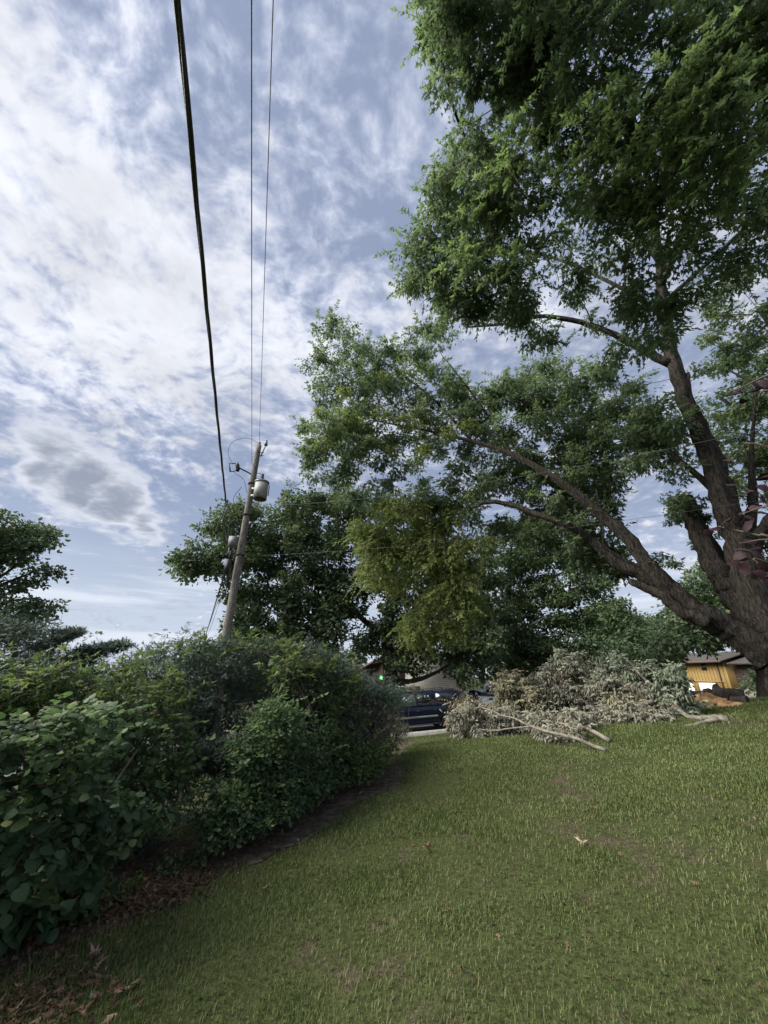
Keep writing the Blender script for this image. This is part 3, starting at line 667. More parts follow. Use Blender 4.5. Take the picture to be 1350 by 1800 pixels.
bgtree('broadleaf_tree', 'spreading green tree behind the brush pile with branches showing', 202,
  [[(893, 1230, 34, .35), (893, 1150, 34, .3), (892, 1080, 34, .24), (895, 1000, 33.5, .16), (900, 950, 33, .08)],
   [(893, 1120, 34, .15), (930, 1060, 34, .12), (980, 1010, 33.5, .08), (1030, 1010, 33, .04)],
   [(893, 1110, 34, .12), (870, 1040, 33.5, .1), (860, 980, 33, .06)]],
  [dict(poly=[(840, 960), (860, 925), (900, 915), (950, 925), (990, 960), (1040, 985), (1070, 1020), (1060, 1060), (1040, 1110), (1060, 1165), (960, 1170), (880, 1170), (850, 1120), (845, 1050)], n=330, D=(31, 37), r=.95, nl=115, size=.25, tmpl=OVAL, mat=M_mid,
        holes=[(872, 1045, 7), (960, 1068, 5), (995, 1035, 6), (925, 1090, 4), (940, 980, 4), (872, 1020, 5), (1010, 960, 7), (930, 1010, 4)], flat=.45, shell=.25, up=1.4)], twig=.011, rmax=.12)
bgtree('round_shrub', 'wide bright green shrub low behind the left end of the brush pile', 203,
  [[(940, 1240, 32, .10), (940, 1200, 32, .08), (935, 1160, 32, .05)]],
  [dict(poly=[(880, 1150), (900, 1124), (945, 1118), (985, 1135), (1010, 1165), (1010, 1220), (890, 1225), (875, 1190)], n=70, D=(31, 34), r=.8, nl=140, size=.22, tmpl=OVAL, mat=M_mid, flat=.5, up=1.4)], None, twig=.008)
bgtree('round_tree', 'rounded sunlit tree at the open gap of sky, right of the spreading tree', 204,
  [[(1080, 1240, 52, .4), (1080, 1160, 52, .3), (1080, 1100, 52, .15)]],
  [dict(poly=[(1030, 1080), (1065, 1055), (1095, 1062), (1115, 1085), (1128, 1110), (1130, 1190), (1030, 1190)], n=120, D=(48, 55), r=1.1, nl=140, size=.34, tmpl=OVAL, mat=M_mid, flat=.7)], twig=.014)
bgtree('slender_tree', 'pale green slender tree between the rounded tree and the dark crown', 205,
  [[(1145, 1240, 58, .3), (1145, 1150, 58, .2), (1145, 1110, 58, .1)]],
  [dict(poly=[(1120, 1120), (1130, 1092), (1148, 1085), (1165, 1100), (1185, 1110), (1185, 1190), (1115, 1190)], n=80, D=(55, 60), r=1.0, nl=130, size=.34, tmpl=OVAL, mat=M_mid, flat=.9)], twig=.014)
bgtree('shade_tree', 'dark crowned tree standing above the yellow house, seen through the maple fork', 206,
  [[(1345, 1245, 44, .5), (1335, 1160, 44, .4), (1300, 1080, 44, .25), (1270, 1020, 44, .1)], [(1320, 1120, 44, .2), (1250, 1110, 43.5, .14), (1200, 1090, 43, .06)]],
  [dict(poly=[(1165, 1080), (1185, 1062), (1200, 1020), (1225, 995), (1260, 985), (1320, 990), (1400, 1000), (1440, 1140), (1350, 1143), (1300, 1138), (1270, 1140), (1190, 1150), (1160, 1175), (1130, 1170), (1150, 1120)], n=260, D=(40, 48), r=1.15, nl=120, size=.33, tmpl=OVAL, mat=M_dark, flat=.65, shell=.25)], twig=.014, rmax=.14)
bgtree('neighbour_tree', 'lighter green tree behind the maple trunk at the right edge', 207,
  [[(1500, 1180, 22, .35), (1480, 1000, 22, .3), (1440, 850, 21.5, .22), (1400, 700, 21, .16), (1370, 600, 20.5, .1), (1330, 540, 20, .05)],
   [(1440, 860, 21.5, .12), (1380, 820, 21, .08), (1310, 780, 20.5, .04)], [(1400, 700, 21, .1), (1340, 680, 20.5, .06), (1280, 650, 20, .03)]],
  [dict(poly=[(1222, 565), (1250, 520), (1300, 480), (1400, 470), (1600, 500), (1640, 800), (1560, 950), (1450, 940), (1350, 880), (1320, 890), (1255, 800), (1240, 740), (1235, 690), (1225, 640), (1245, 600)], n=330, D=(19, 23.5), r=.62, nl=120, size=.17, tmpl=MAPLE, mat=M_mid, holes=[(1290, 655, 12), (1250, 690, 12), (1340, 560, 7), (1330, 850, 18), (1300, 820, 10), (1270, 720, 8), (1295, 700, 6), (1345, 740, 8)], flat=.5, shell=.2, up=1.3)], twig=.009)
bgtree('oak_tree', 'sparse small-leaved tree beyond the hedge at the left edge', 208,
  [[(-60, 1240, 17, .22), (-60, 1120, 17, .17), (-40, 1020, 17, .12), (10, 960, 17, .07), (40, 920, 17, .03)],
   [(-50, 1060, 17, .08), (0, 1030, 16.8, .05), (60, 1005, 16.6, .025)], [(-50, 1100, 17, .07), (10, 1060, 16.8, .04), (70, 1050, 16.6, .02)], [(-45, 1040, 17, .06), (20, 1000, 16.8, .04), (70, 950, 16.7, .02)]],
  [dict(poly=[(-160, 940), (-60, 890), (0, 905), (30, 898), (45, 905), (60, 925), (92, 928), (95, 960), (80, 985), (40, 995), (10, 1000), (-160, 1040)], n=115, D=(15.5, 18), r=.42, nl=85, size=.135, tmpl=OVAL, mat=M_dark, flat=.6, shell=.15),
   dict(poly=[(20, 1010), (60, 985), (100, 998), (108, 1005), (80, 1030), (20, 1040), (-30, 1050), (-40, 1020)], n=26, D=(15.8, 17.5), r=.34, nl=36, size=.13, tmpl=OVAL, mat=M_dark, flat=.5, shell=.1),
   dict(poly=[(-100, 1060), (0, 1050), (60, 1055), (104, 1062), (90, 1090), (20, 1110), (-100, 1120)], n=46, D=(15, 17.5), r=.42, nl=80, size=.13, tmpl=OVAL, mat=M_dark, flat=.5)], 'trees on the left behind the hedge', twig=.007)
# a further belt closing the view low down
rb = np.random.default_rng(77)
belt = [(560, 52, 'low dark tree in the belt behind the utility pole tree'), (850, 56, 'dark round tree behind the parked vehicles'), (960, 50, 'dark round tree behind the spreading tree'), (1080, 46, 'dark low tree behind the right end of the brush pile'),
        (1180, 100, 'distant dark tree beyond the corner of the yellow house'), (420, 34, 'low tree low behind the hedge top'), (1420, 62, 'dark tree beyond the maple trunk, mostly out of view')]
for i, (x, D, lab) in enumerate(belt):
    top = 1125 if D < 60 else 1130; wpx = 95 if D < 60 else 110
    bgtree('far_tree', lab, 300 + i, [[(x, 1235, D, .3), (x, 1180, D, .22), (x + 4, 1150, D, .1)]],
      [dict(poly=[(x - wpx, 1215), (x - wpx, 1160), (x - wpx * .6, top + 12), (x, top), (x + wpx * .6, top + 14), (x + wpx, 1165), (x + wpx, 1215)], n=70, D=(D - 3, D + 3), r=1.15, nl=110, size=.36, tmpl=OVAL, mat=M_dark, flat=.7, holes=[(1240, 1200, 60)])],
      'low trees closing the view behind', twig=.014)
log('trees')
# ================================================================== hedge on the left
azF = np.arctan2(FOOT[:, 0], FOOT[:, 1]); dF = np.hypot(FOOT[:, 0], FOOT[:, 1]); o_ = np.argsort(azF); azF, dF = azF[o_], dF[o_]
def HD(off, th, back=0.0):
    def f(x, y, u):
        r = ray(x, y); a = np.arctan2(r[:, 0], r[:, 1]); s = r[:, 2] / np.hypot(r[:, 0], r[:, 1])
        return np.interp(a, azF, dF) + off + u * th + back * np.clip(s + .35, 0, 1)
    return f
def hstem(x0, y0, off, *pts):
    """a stem from the ground behind the foot of the hedge at pixel column x0 up through pts (px,py,off,radius)"""
    out = []
    for (x, y, o, r_) in pts:
        q = ray(x, y); a = math.atan2(q[0], q[1]); out.append((x, y, float(np.interp(a, azF, dF)) + o, r_))
    return out
def shrub(name, label, seed, stems, regs, group, bark_=M_twig, cat='shrub', twig=.003, rmax=.03):
    L = [hstem(0, 0, 0, *s) for s in stems]
    P0 = atH(L[0][0][0], L[0][0][1], L[0][0][2]); z = float(terr(P0[0], P0[1]))
    return tree(name, label, seed, (P0[0], P0[1], z), L, regs, group, bark_, twig=twig, nn=6, crown='foliage', rmax=rmax, cat=cat, woodname='stem', rough=.04)
GH = 'overgrown shrubs of the hedge on the left'
shrub('juniper', 'dark juniper at the left edge with pointed boughs reaching out against the sky', 401,
  [[(-60, 1500, 1.5, .05), (-40, 1300, 1.6, .04), (0, 1180, 1.6, .025), (60, 1135, 1.6, .012), (140, 1108, 1.6, .005)],
   [(-40, 1260, 1.6, .03), (60, 1200, 1.6, .02), (150, 1152, 1.6, .012), (218, 1132, 1.6, .004)],
   [(-50, 1400, 1.3, .04), (20, 1330, 1.1, .03), (90, 1300, 1.0, .02)]],
  [dict(poly=[(-200, 1120), (-60, 1085), (30, 1092), (80, 1088), (95, 1092), (60, 1130), (120, 1140), (90, 1165), (0, 1200), (-200, 1220)], n=70, D=HD(1.2, 1.2, .4), r=.17, nl=120, size=.085, tmpl=SPRIG, mat=M_jun, flat=.6, droop=-.2),
   dict(C=np.array([atH(x, y, h_) for x, y, h_ in [(100 + 8 * i, 1108 - 0 * i + (i % 2) * 2 - i * 1.0 + 3, 6.1) for i in range(0, 6)]]), r=.06, nl=60, size=.06, tmpl=SPRIG, mat=M_jun, flat=.5, droop=0),
   dict(poly=[(60, 1135), (95, 1118), (130, 1108), (150, 1105), (125, 1122), (100, 1135), (70, 1150)], n=22, D=HD(1.4, .3, .4), r=.075, nl=70, size=.07, tmpl=SPRIG, mat=M_jun, flat=.5, droop=0),
   dict(poly=[(110, 1160), (150, 1140), (185, 1128), (200, 1133), (222, 1131), (190, 1146), (175, 1152), (150, 1170), (120, 1175)], n=34, D=HD(1.4, .4, .4), r=.085, nl=80, size=.07, tmpl=SPRIG, mat=M_jun, flat=.5, droop=0),
   dict(poly=[(-200, 1200), (0, 1180), (130, 1170), (240, 1190), (330, 1240), (370, 1330), (330, 1420), (240, 1440), (60, 1300), (-200, 1330)], n=190, D=HD(.75, 1.3, .3), r=.22, nl=110, size=.09, tmpl=SPRIG, mat=M_jun, flat=.8, droop=.1),
   dict(poly=[(-200, 1330), (60, 1300), (240, 1440), (340, 1430), (330, 1480), (200, 1600), (0, 1650), (-200, 1700)], n=120, D=HD(.8, .9, .0), r=.22, nl=90, size=.09, tmpl=SPRIG, mat=M_jun, flat=.8, droop=.1, clip=.15)], GH, twig=.004)
shrub('juniper', 'blue-green juniper at the middle of the hedge, below the utility pole', 402,
  [[(400, 1420, 1.0, .09), (390, 1340, 1.1, .07), (380, 1260, 1.3, .05), (400, 1180, 1.5, .03), (420, 1140, 1.6, .01)],
   [(395, 1380, 1.0, .05), (320, 1300, 1.1, .04), (270, 1220, 1.3, .02), (250, 1165, 1.5, .01)],
   [(405, 1400, .9, .05), (480, 1290, 1.0, .03), (520, 1190, 1.3, .02), (530, 1150, 1.4, .01)],
   [(350, 1455, .5, .02), (342, 1420, .5, .018), (325, 1380, .6, .014), (330, 1330, .8, .01)]],
  [dict(poly=[(215, 1165), (250, 1143), (300, 1128), (330, 1120), (370, 1124), (420, 1130), (470, 1128), (520, 1136), (560, 1140), (600, 1165), (580, 1210), (480, 1230), (420, 1255), (330, 1240), (260, 1200)], n=210, D=HD(.9, 1.3, .9), r=.20, nl=110, shoots=(150, .28, 12), size=.075, tmpl=SPRIG, mat=M_jun, flat=.6, droop=-.1),
   dict(poly=[(300, 1240), (420, 1250), (560, 1230), (600, 1290), (560, 1360), (470, 1390), (410, 1400), (380, 1360), (300, 1290)], n=200, D=HD(.95, .9, .4), r=.22, nl=110, size=.075, tmpl=SPRIG, mat=M_jun, flat=.7),
   dict(poly=[(420, 1340), (470, 1310), (500, 1330), (490, 1385), (430, 1395)], n=22, D=HD(.35, .3, .3), r=.14, nl=110, size=.065, tmpl=SPRIG, mat=M_jun, flat=.7),
   dict(poly=[(330, 1310), (390, 1300), (400, 1330), (350, 1350)], n=12, D=HD(.5, .3, .3), r=.14, nl=100, size=.065, tmpl=SPRIG, mat=M_jun, flat=.7)], GH, twig=.004)
shrub('juniper', 'browning juniper at the far end of the hedge, its bough reaching over the suv', 403,
  [[(650, 1340, 1.2, .12), (645, 1280, 1.3, .09), (640, 1210, 1.5, .06), (620, 1160, 1.7, .02)],
   [(650, 1310, 1.1, .07), (670, 1250, 1.0, .05), (700, 1222, .8, .03), (735, 1214, .6, .01)],
   [(648, 1320, 1.0, .06), (680, 1290, .8, .04), (705, 1270, .6, .02)]],
  [dict(poly=[(540, 1145), (600, 1155), (650, 1195), (680, 1200), (660, 1240), (600, 1250), (520, 1230), (500, 1180)], n=95, D=HD(1.0, 1.6, .6), r=.28, nl=110, shoots=(90, .35, 12), size=.10, tmpl=SPRIG, mat=M_jun, flat=.6),
   dict(poly=[(640, 1205), (680, 1205), (720, 1208), (742, 1216), (735, 1228), (705, 1240), (650, 1245)], n=46, D=HD(.8, 1.2, 0), r=.22, nl=120, shoots=(60, .35, 12), size=.10, tmpl=SPRIG, mat=M_jun, flat=.5),
   dict(poly=[(560, 1240), (650, 1235), (690, 1245), (712, 1270), (720, 1300), (700, 1312), (670, 1330), (620, 1370), (560, 1320)], n=120, D=HD(.45, 1.3, .2), r=.27, nl=120, size=.10, tmpl=SPRIG, mat=M_junb, flat=.8, part='brown_foliage'),
   dict(poly=[(500, 1160), (560, 1165), (560, 1250), (500, 1260), (490, 1200)], n=34, D=HD(.7, .6, .5), r=.2, nl=100, size=.085, tmpl=SPRIG, mat=M_junb, flat=.8, part='brown_foliage')], GH, twig=.005)
shrub('redbud', 'big heart-shaped leaves of the redbud nearest the camera at the left edge', 404,
  [[(60, 1640, .5, .045), (70, 1540, .3, .035), (60, 1420, .1, .025), (40, 1320, 0, .018), (20, 1260, 0, .01)],
   [(70, 1560, .3, .03), (140, 1450, .1, .02), (200, 1380, 0, .012), (240, 1320, 0, .008)],
   [(66, 1500, .3, .025), (0, 1430, -.2, .015), (-50, 1380, -.3, .008)], [(75, 1580, .4, .02), (180, 1480, .1, .012), (280, 1440, 0, .007)]],
  [dict(poly=[(-180, 1300), (-50, 1285), (60, 1270), (110, 1250), (170, 1245), (215, 1270), (190, 1330), (150, 1400), (120, 1480), (60, 1560), (-60, 1620), (-180, 1650)], n=130, D=HD(-.7, .7, .2), r=.14, nl=15, size=.078, tmpl=HEART, mat=M_redbud, flat=.9, droop=.6, up=1.5, shell=.1),
   dict(poly=[(-150, 1290), (60, 1262), (200, 1265), (215, 1330), (160, 1420), (60, 1400), (-150, 1420)], n=46, D=HD(-.72, .4, .2), r=.13, nl=9, shoots=(60, .3, 8), size=.055, tmpl=HEART, mat=M_honey, flat=.8, droop=.5, up=1.4, part='young_leaves'),
   dict(poly=[(100, 1400), (190, 1395), (290, 1410), (325, 1425), (300, 1440), (230, 1475), (170, 1520), (110, 1520)], n=48, D=HD(-.35, .4, 0), r=.12, nl=15, size=.072, tmpl=HEART, mat=M_redbud, flat=.7, droop=.9, up=.8, shell=.1),
   dict(poly=[(-180, 1560), (60, 1540), (160, 1520), (190, 1560), (150, 1600), (90, 1650), (-20, 1680), (-180, 1700)], n=60, D=HD(-.1, .4, 0), r=.15, nl=15, size=.085, tmpl=HEART, mat=M_redbud, flat=.9, droop=1.0, up=.7, shell=.1, clip=.15)], GH, twig=.0022)
shrub('grape_vine', 'light green lobed vine leaves sprawling over the junipers on the near half of the hedge', 405,
  [[(240, 1480, .7, .02), (230, 1380, .5, .015), (200, 1280, .5, .012), (160, 1200, .6, .008), (120, 1170, .7, .005)],
   [(220, 1330, .4, .01), (270, 1260, .5, .008), (300, 1200, .7, .005)], [(225, 1350, .4, .01), (280, 1310, .3, .006), (330, 1360, .3, .004)]],
  [dict(poly=[(-150, 1200), (0, 1190), (60, 1165), (130, 1150), (160, 1165), (210, 1150), (250, 1140), (265, 1165), (300, 1180), (330, 1210), (345, 1260), (320, 1300), (240, 1290), (180, 1250), (60, 1265), (-150, 1290)], n=150, D=HD(.25, .55, .75), r=.14, nl=14, shoots=(90, .35, 8), size=.07, tmpl=MAPLE, mat=M_vine, flat=.7, droop=.5, up=1.1, shell=.1),
   dict(poly=[(180, 1250), (330, 1290), (350, 1340), (340, 1380), (270, 1400), (180, 1400), (130, 1380)], n=80, D=HD(.1, .45, .35), r=.13, nl=20, shoots=(50, .3, 9), size=.055, tmpl=HEART, mat=M_honey, flat=.9, droop=.7, part='small_leaves', shell=.1)], 'climbing vines on the hedge', cat='vine', twig=.0018)
shrub('grape_vine', 'yellow-green vine leaves trailing along the hedge top below the pole and to its right', 406,
  [[(560, 1330, .6, .02), (545, 1260, .6, .015), (520, 1200, .8, .01), (470, 1150, 1.1, .006), (400, 1130, 1.3, .004), (330, 1128, 1.4, .003)],
   [(545, 1260, .6, .01), (590, 1210, .8, .007), (620, 1180, 1.0, .004)]],
  [dict(poly=[(270, 1150), (300, 1130), (380, 1128), (500, 1130), (560, 1142), (600, 1160), (560, 1165), (480, 1148), (400, 1145), (300, 1150)], n=34, D=HD(1.0, .5, .85), r=.13, nl=14, shoots=(40, .3, 7), size=.065, tmpl=MAPLE, mat=M_vine, flat=.5, up=1.3, shell=.1),
   dict(poly=[(480, 1160), (560, 1160), (620, 1175), (640, 1220), (590, 1240), (520, 1235), (470, 1200)], n=70, D=HD(.45, .6, .6), r=.18, nl=16, shoots=(40, .4, 8), size=.085, tmpl=MAPLE, mat=M_vine, flat=.7, up=1.2, shell=.1),
   dict(poly=[(560, 1215), (620, 1225), (640, 1270), (600, 1290), (560, 1270)], n=24, D=HD(.3, .4, .4), r=.18, nl=18, size=.08, tmpl=MAPLE, mat=M_vine, flat=.7, up=1.2, shell=.1)], 'climbing vines on the hedge', cat='vine', twig=.0018)
shrub('honeysuckle', 'rounded honeysuckle bush with small oval leaves standing out at the foot of the hedge', 407,
  [[(430, 1490, .25, .02), (430, 1450, .2, .015), (420, 1410, .15, .01), (400, 1380, .1, .006)], [(430, 1470, .2, .012), (480, 1430, .1, .008), (510, 1420, 0, .005)], [(430, 1480, .2, .012), (370, 1430, .1, .008), (350, 1390, .1, .004)]],
  [dict(poly=[(345, 1385), (365, 1372), (400, 1385), (440, 1372), (465, 1380), (480, 1400), (520, 1412), (530, 1435), (520, 1465), (480, 1480), (455, 1510), (420, 1520), (380, 1500), (345, 1460), (325, 1430)], n=120, D=HD(-.12, .6, .3), r=.13, nl=48, shoots=(60, .22, 9), size=.052, tmpl=OVAL, mat=M_honey, flat=.8, droop=.2, up=1.0, shell=.15)], GH, twig=.002)
shrub('honeysuckle', 'tall loose green honeysuckle in the middle of the hedge, right of the juniper', 408,
  [[(590, 1400, .5, .03), (580, 1340, .4, .025), (560, 1280, .4, .015), (540, 1230, .5, .008)], [(585, 1370, .4, .02), (620, 1320, .3, .012), (650, 1290, .2, .006)], [(585, 1390, .4, .02), (530, 1350, .2, .012), (470, 1330, .2, .006)]],
  [dict(poly=[(420, 1290), (460, 1250), (500, 1230), (520, 1260), (560, 1262), (600, 1270), (620, 1310), (610, 1360), (600, 1400), (570, 1425), (530, 1440), (510, 1430), (500, 1400), (450, 1370), (400, 1350), (410, 1310)], n=210, D=HD(-.02, .7, .35), r=.16, nl=50, shoots=(110, .32, 10), size=.058, tmpl=OVAL, mat=M_honey, flat=.8, droop=.2, up=1.0, shell=.15),
   dict(poly=[(600, 1300), (660, 1300), (700, 1330), (650, 1370), (600, 1400)], n=50, D=HD(-.1, .6, .2), r=.17, nl=52, shoots=(50, .4, 10), size=.06, tmpl=OVAL, mat=M_vine, flat=.8, droop=.1, part='bright_foliage')], GH, twig=.0025)
shrub('seedling', 'low bright seedlings among the dead leaves at the near foot of the hedge', 409,
  [[(195, 1660, .02, .006), (190, 1630, .0, .004), (185, 1610, -.02, .003)]],
  [dict(poly=[(130, 1590), (200, 1580), (240, 1620), (220, 1660), (180, 1680), (130, 1650)], n=22, D=HD(-.1, .25, 0), r=.10, nl=22, size=.045, tmpl=OVAL, mat=M_vine, flat=.8, up=1.0, clip=.05),
   dict(poly=[(290, 1490), (340, 1500), (350, 1560), (300, 1580), (270, 1540)], n=16, D=HD(-.1, .3, 0), r=.09, nl=26, size=.04, tmpl=OVAL, mat=M_honey, flat=.8, up=1.0, clip=.05)], GH, cat='seedling', twig=.0015)
log('hedge')

# ================================================================== purple-leaved redbud reaching in from the right
def purple():
    root_xy = (3.9, 2.1); z = float(terr(*root_xy)); base = (root_xy[0], root_xy[1], z)
    root = thing('purple_redbud', base, 'dark purple heart-shaped leaves of the redbud reaching in at the right edge', 'tree')
    rng = np.random.default_rng(9); ts = TubeSet()
    tr = np.array([(3.9, 2.1, z - .1), (3.85, 2.15, z + .8), (3.9, 2.1, z + 1.8), (3.8, 2.2, z + 2.8), (3.7, 2.3, z + 3.6)])
    ts.add(smooth_path(tr, 5), np.linspace(.06, .025, 21), 10, rng=rng, rough=.04)
    br = [([(1300, 955, 3.3), (1360, 950, 3.3), (1450, 990, 3.4)], tr[1] + [0, 0, .5]), ([(1262, 925, 3.5), (1330, 940, 3.4), (1400, 960, 3.4)], tr[1] + [0, 0, .5]),
          ([(1300, 850, 3.3), (1345, 880, 3.3), (1420, 920, 3.4)], tr[2]), ([(1278, 690, 3.2), (1310, 678, 3.2), (1350, 660, 3.2), (1430, 640, 3.3)], tr[3]),
          ([(1330, 990, 3.2), (1380, 1000, 3.3)], tr[1] + [0, 0, .3]), ([(1300, 905, 3.5), (1350, 890, 3.4), (1400, 900, 3.4)], tr[2]), ([(1330, 700, 3.4), (1380, 690, 3.4)], tr[3]), ([(1310, 800, 3.5), (1360, 790, 3.4)], tr[2])]
    Ps = []
    for pts, join in br:
        P = np.array([atD(*p) for p in pts] + [join]); Q = smooth_path(P, 6); ts.add(Q, np.linspace(.0025, .012, len(Q)), 5); Ps.append(Q[:int(len(Q) * .75)])
    ts.build('stem', M_twig, root, base)
    LP = [(1290, 690), (1276, 700), (1305, 682), (1318, 688), (1332, 672), (1345, 680), (1298, 702), (1345, 665), (1322, 860), (1345, 850), (1296, 850), (1300, 872), (1318, 905), (1335, 880), (1345, 900), (1300, 900), (1325, 885), (1345, 872), (1310, 915),
          (1345, 835), (1260, 925), (1272, 918), (1245, 930), (1290, 985), (1305, 970), (1320, 978), (1335, 960), (1345, 985), (1340, 1000), (1312, 990), (1298, 962), (1325, 955), (1348, 965), (1330, 968), (1315, 945), (1348, 920), (1290, 805)]
    LP += [(rng.uniform(1352, 1600), rng.uniform(560, 1060)) for _ in range(160)]
    P = np.array([atD(x, y, rng.uniform(3.1, 3.6)) for x, y in LP]); n = len(P)
    Y = np.c_[rng.normal(-.5, .5, n), rng.normal(-.2, .5, n), rng.normal(-.55, .3, n)]; Zv = np.c_[rng.normal(0, .5, (n, 2)), np.ones(n)] + [0, -.5, 0]
    V, Fc = leaves(P, Y, Zv, rng.uniform(.05, .10, n), HEART)
    part('foliage', V, Fc, M_purple, root, tint=np.repeat(rng.uniform(0, 1, n), len(HEART[0])))
purple()

# ================================================================== brush pile: cut branches with wilted leaves
def gh(x, y):
    q = ghit(x, y); return float(np.hypot(q[0], q[1]))
def fallen(label, seed, stems, regs, name='fallen_branch', bk=None):
    bk = bk or M_pale; P0 = atH(stems[0][0][0], stems[0][0][1], stems[0][0][2])
    return tree(name, label, seed, tuple(P0), stems, regs, 'cut branches heaped in the brush pile', bk, twig=.0045, nn=9, rough=.05, crown='leaves', cat='branch', rmax=.03, woodname='stem')
def wl(poly, n, D, m=M_wilt, r=.20, nl=62, size=.115, **k):
    return dict(poly=poly, n=n, shoots=(n, .35, 8), D=D, r=r, nl=nl, size=size, tmpl=CURL, mat=m, droop=1.2, up=.4, flat=.9, clip=.08, shell=.15, **k)
fallen('frontmost pale fallen limb of the brush pile, forking toward the navy suv', 501,
  [[(1066, 1318, 8.9, .034), (1042, 1311, 9.0, .034), (1015, 1299, 9.1, .030), (985, 1291, 9.3, .029), (955, 1284, 9.6, .028), (932, 1276, 9.8, .024), (905, 1263, 10.3, .019), (885, 1258, 10.6, .016), (866, 1250, 10.9, .014), (845, 1243, 11.3, .018)],
   [(935, 1277, 9.8, .02), (900, 1280, 10.1, .016), (870, 1284, 10.4, .018), (838, 1282, 10.8, .012)], [(935, 1279, 9.8, .018), (960, 1255, 10.4, .01)], [(905, 1264, 10.3, .016), (895, 1240, 11.4, .01)]],
  [wl([(795, 1250), (820, 1230), (850, 1245), (940, 1262), (960, 1300), (900, 1305), (840, 1300), (792, 1285)], 110, (11.5, 13.2))])
fallen('pale fallen limb just behind the frontmost one, its butt resting on the grass', 502,
  [[(1072, 1302, 9.5, .042), (1045, 1287, 9.8, .04), (1030, 1280, 10.0, .036), (1000, 1274, 10.5, .028), (960, 1268, 11.4, .02)], [(1030, 1280, 10.6, .025), (1010, 1268, 10.9, .015)]],
  [wl([(940, 1262), (1010, 1250), (1060, 1262), (1045, 1285), (1000, 1320), (955, 1320), (950, 1290)], 70, (10.9, 12.3)), wl([(960, 1295), (1010, 1298), (1025, 1318), (985, 1328), (955, 1316)], 26, (9.7, 10.4), r=.15)])
fallen('thick sawn limb with a round cut end at the right tip of the pile', 503,
  [[(1281, 1264, 12.0, .075), (1255, 1262, 12.1, .072), (1225, 1263, 12.3, .066), (1205, 1257, 12.5, .05), (1190, 1245, 12.7, .04), (1170, 1232, 13.0, .03)], [(1215, 1262, 12.7, .05), (1185, 1254, 12.9, .04), (1165, 1252, 13, .025)]],
  [wl([(1175, 1238), (1215, 1242), (1228, 1254), (1210, 1262), (1180, 1262)], 16, (12.9, 13.4), M_wiltg, r=.13), wl([(1100, 1245), (1160, 1240), (1190, 1258), (1185, 1275), (1150, 1282), (1100, 1295), (1060, 1290), (1075, 1255)], 70, (12.3, 13.6))])
fallen('slender pale limb lying on the grass just below the thick sawn limb', 504,
  [[(1263, 1264, 11.85, .045), (1240, 1269, 11.8, .045), (1215, 1276, 11.6, .042), (1180, 1279, 11.8, .03)]],
  [wl([(1120, 1270), (1180, 1272), (1190, 1284), (1150, 1290), (1110, 1296)], 20, (12.5, 13.1), r=.14)])
fallen('long bare limb slanting up over the right side of the brush pile', 505,
  [[(1208, 1230, 13.0, .07), (1180, 1222, 13.1, .065), (1160, 1208, 13.2, .055), (1140, 1200, 13.3, .04), (1120, 1180, 13.4, .025), (1108, 1164, 13.5, .012)], [(1155, 1206, 13.2, .03), (1148, 1180, 13.3, .015), (1120, 1165, 13.4, .008)], [(1175, 1220, 13.1, .03), (1195, 1245, 12.8, .03), (1212, 1262, 12.6, .02)]],
  [wl([(1150, 1195), (1165, 1178), (1190, 1175), (1208, 1190), (1215, 1215), (1190, 1228), (1165, 1222)], 28, (12.9, 13.6), M_wiltg, r=.18)])
fallen('fallen branch with olive drooping leaves forming the rounded lump above the white tailgate', 506,
  [[(985, 1268, 13.0, .05), (950, 1240, 13.1, .04), (920, 1215, 13.2, .025), (895, 1205, 13.2, .012)]],
  [wl([(872, 1230), (872, 1208), (885, 1196), (892, 1182), (905, 1190), (925, 1198), (945, 1215), (950, 1245), (915, 1255), (880, 1248)], 60, (12.9, 13.9), M_wilto, r=.18)])
fallen('fallen branch with dense grey-green leaves making the highest crest of the brush pile', 507,
  [[(1070, 1270, 13.2, .07), (1030, 1235, 13.4, .05), (1000, 1210, 13.5, .04), (975, 1180, 13.5, .02), (978, 1150, 13.5, .01)], [(1030, 1235, 13.4, .03), (1000, 1225, 13.2, .022), (970, 1208, 13.1, .01)]],
  [wl([(925, 1195), (945, 1175), (970, 1166), (985, 1155), (1010, 1152), (1030, 1165), (1050, 1185), (1060, 1240), (1050, 1262), (980, 1262), (945, 1250), (935, 1220)], 150, (13.3, 15.0), M_wilt), wl([(972, 1160), (975, 1143), (982, 1145), (984, 1165)], 5, (13.4, 13.7), M_wiltg, r=.10)])
fallen('fallen branch with greener fresh-looking leaves at the back of the pile, right of its crest', 508,
  [[(1130, 1270, 13.4, .06), (1110, 1230, 13.6, .045), (1090, 1195, 13.7, .03), (1075, 1165, 13.8, .012)], [(1110, 1230, 13.6, .03), (1130, 1200, 13.7, .02), (1120, 1175, 13.7, .01)]],
  [wl([(1035, 1195), (1050, 1165), (1070, 1152), (1090, 1158), (1120, 1165), (1140, 1190), (1150, 1225), (1130, 1240), (1060, 1245), (1045, 1225)], 60, (13.4, 15.0), M_wiltg, r=.22), wl([(1035, 1215), (1060, 1190), (1120, 1200), (1150, 1225), (1130, 1245), (1060, 1250)], 50, (13.0, 13.6), M_wilt), wl([(1130, 1165), (1160, 1180), (1150, 1215), (1130, 1200)], 12, (14, 15), M_wiltg)])
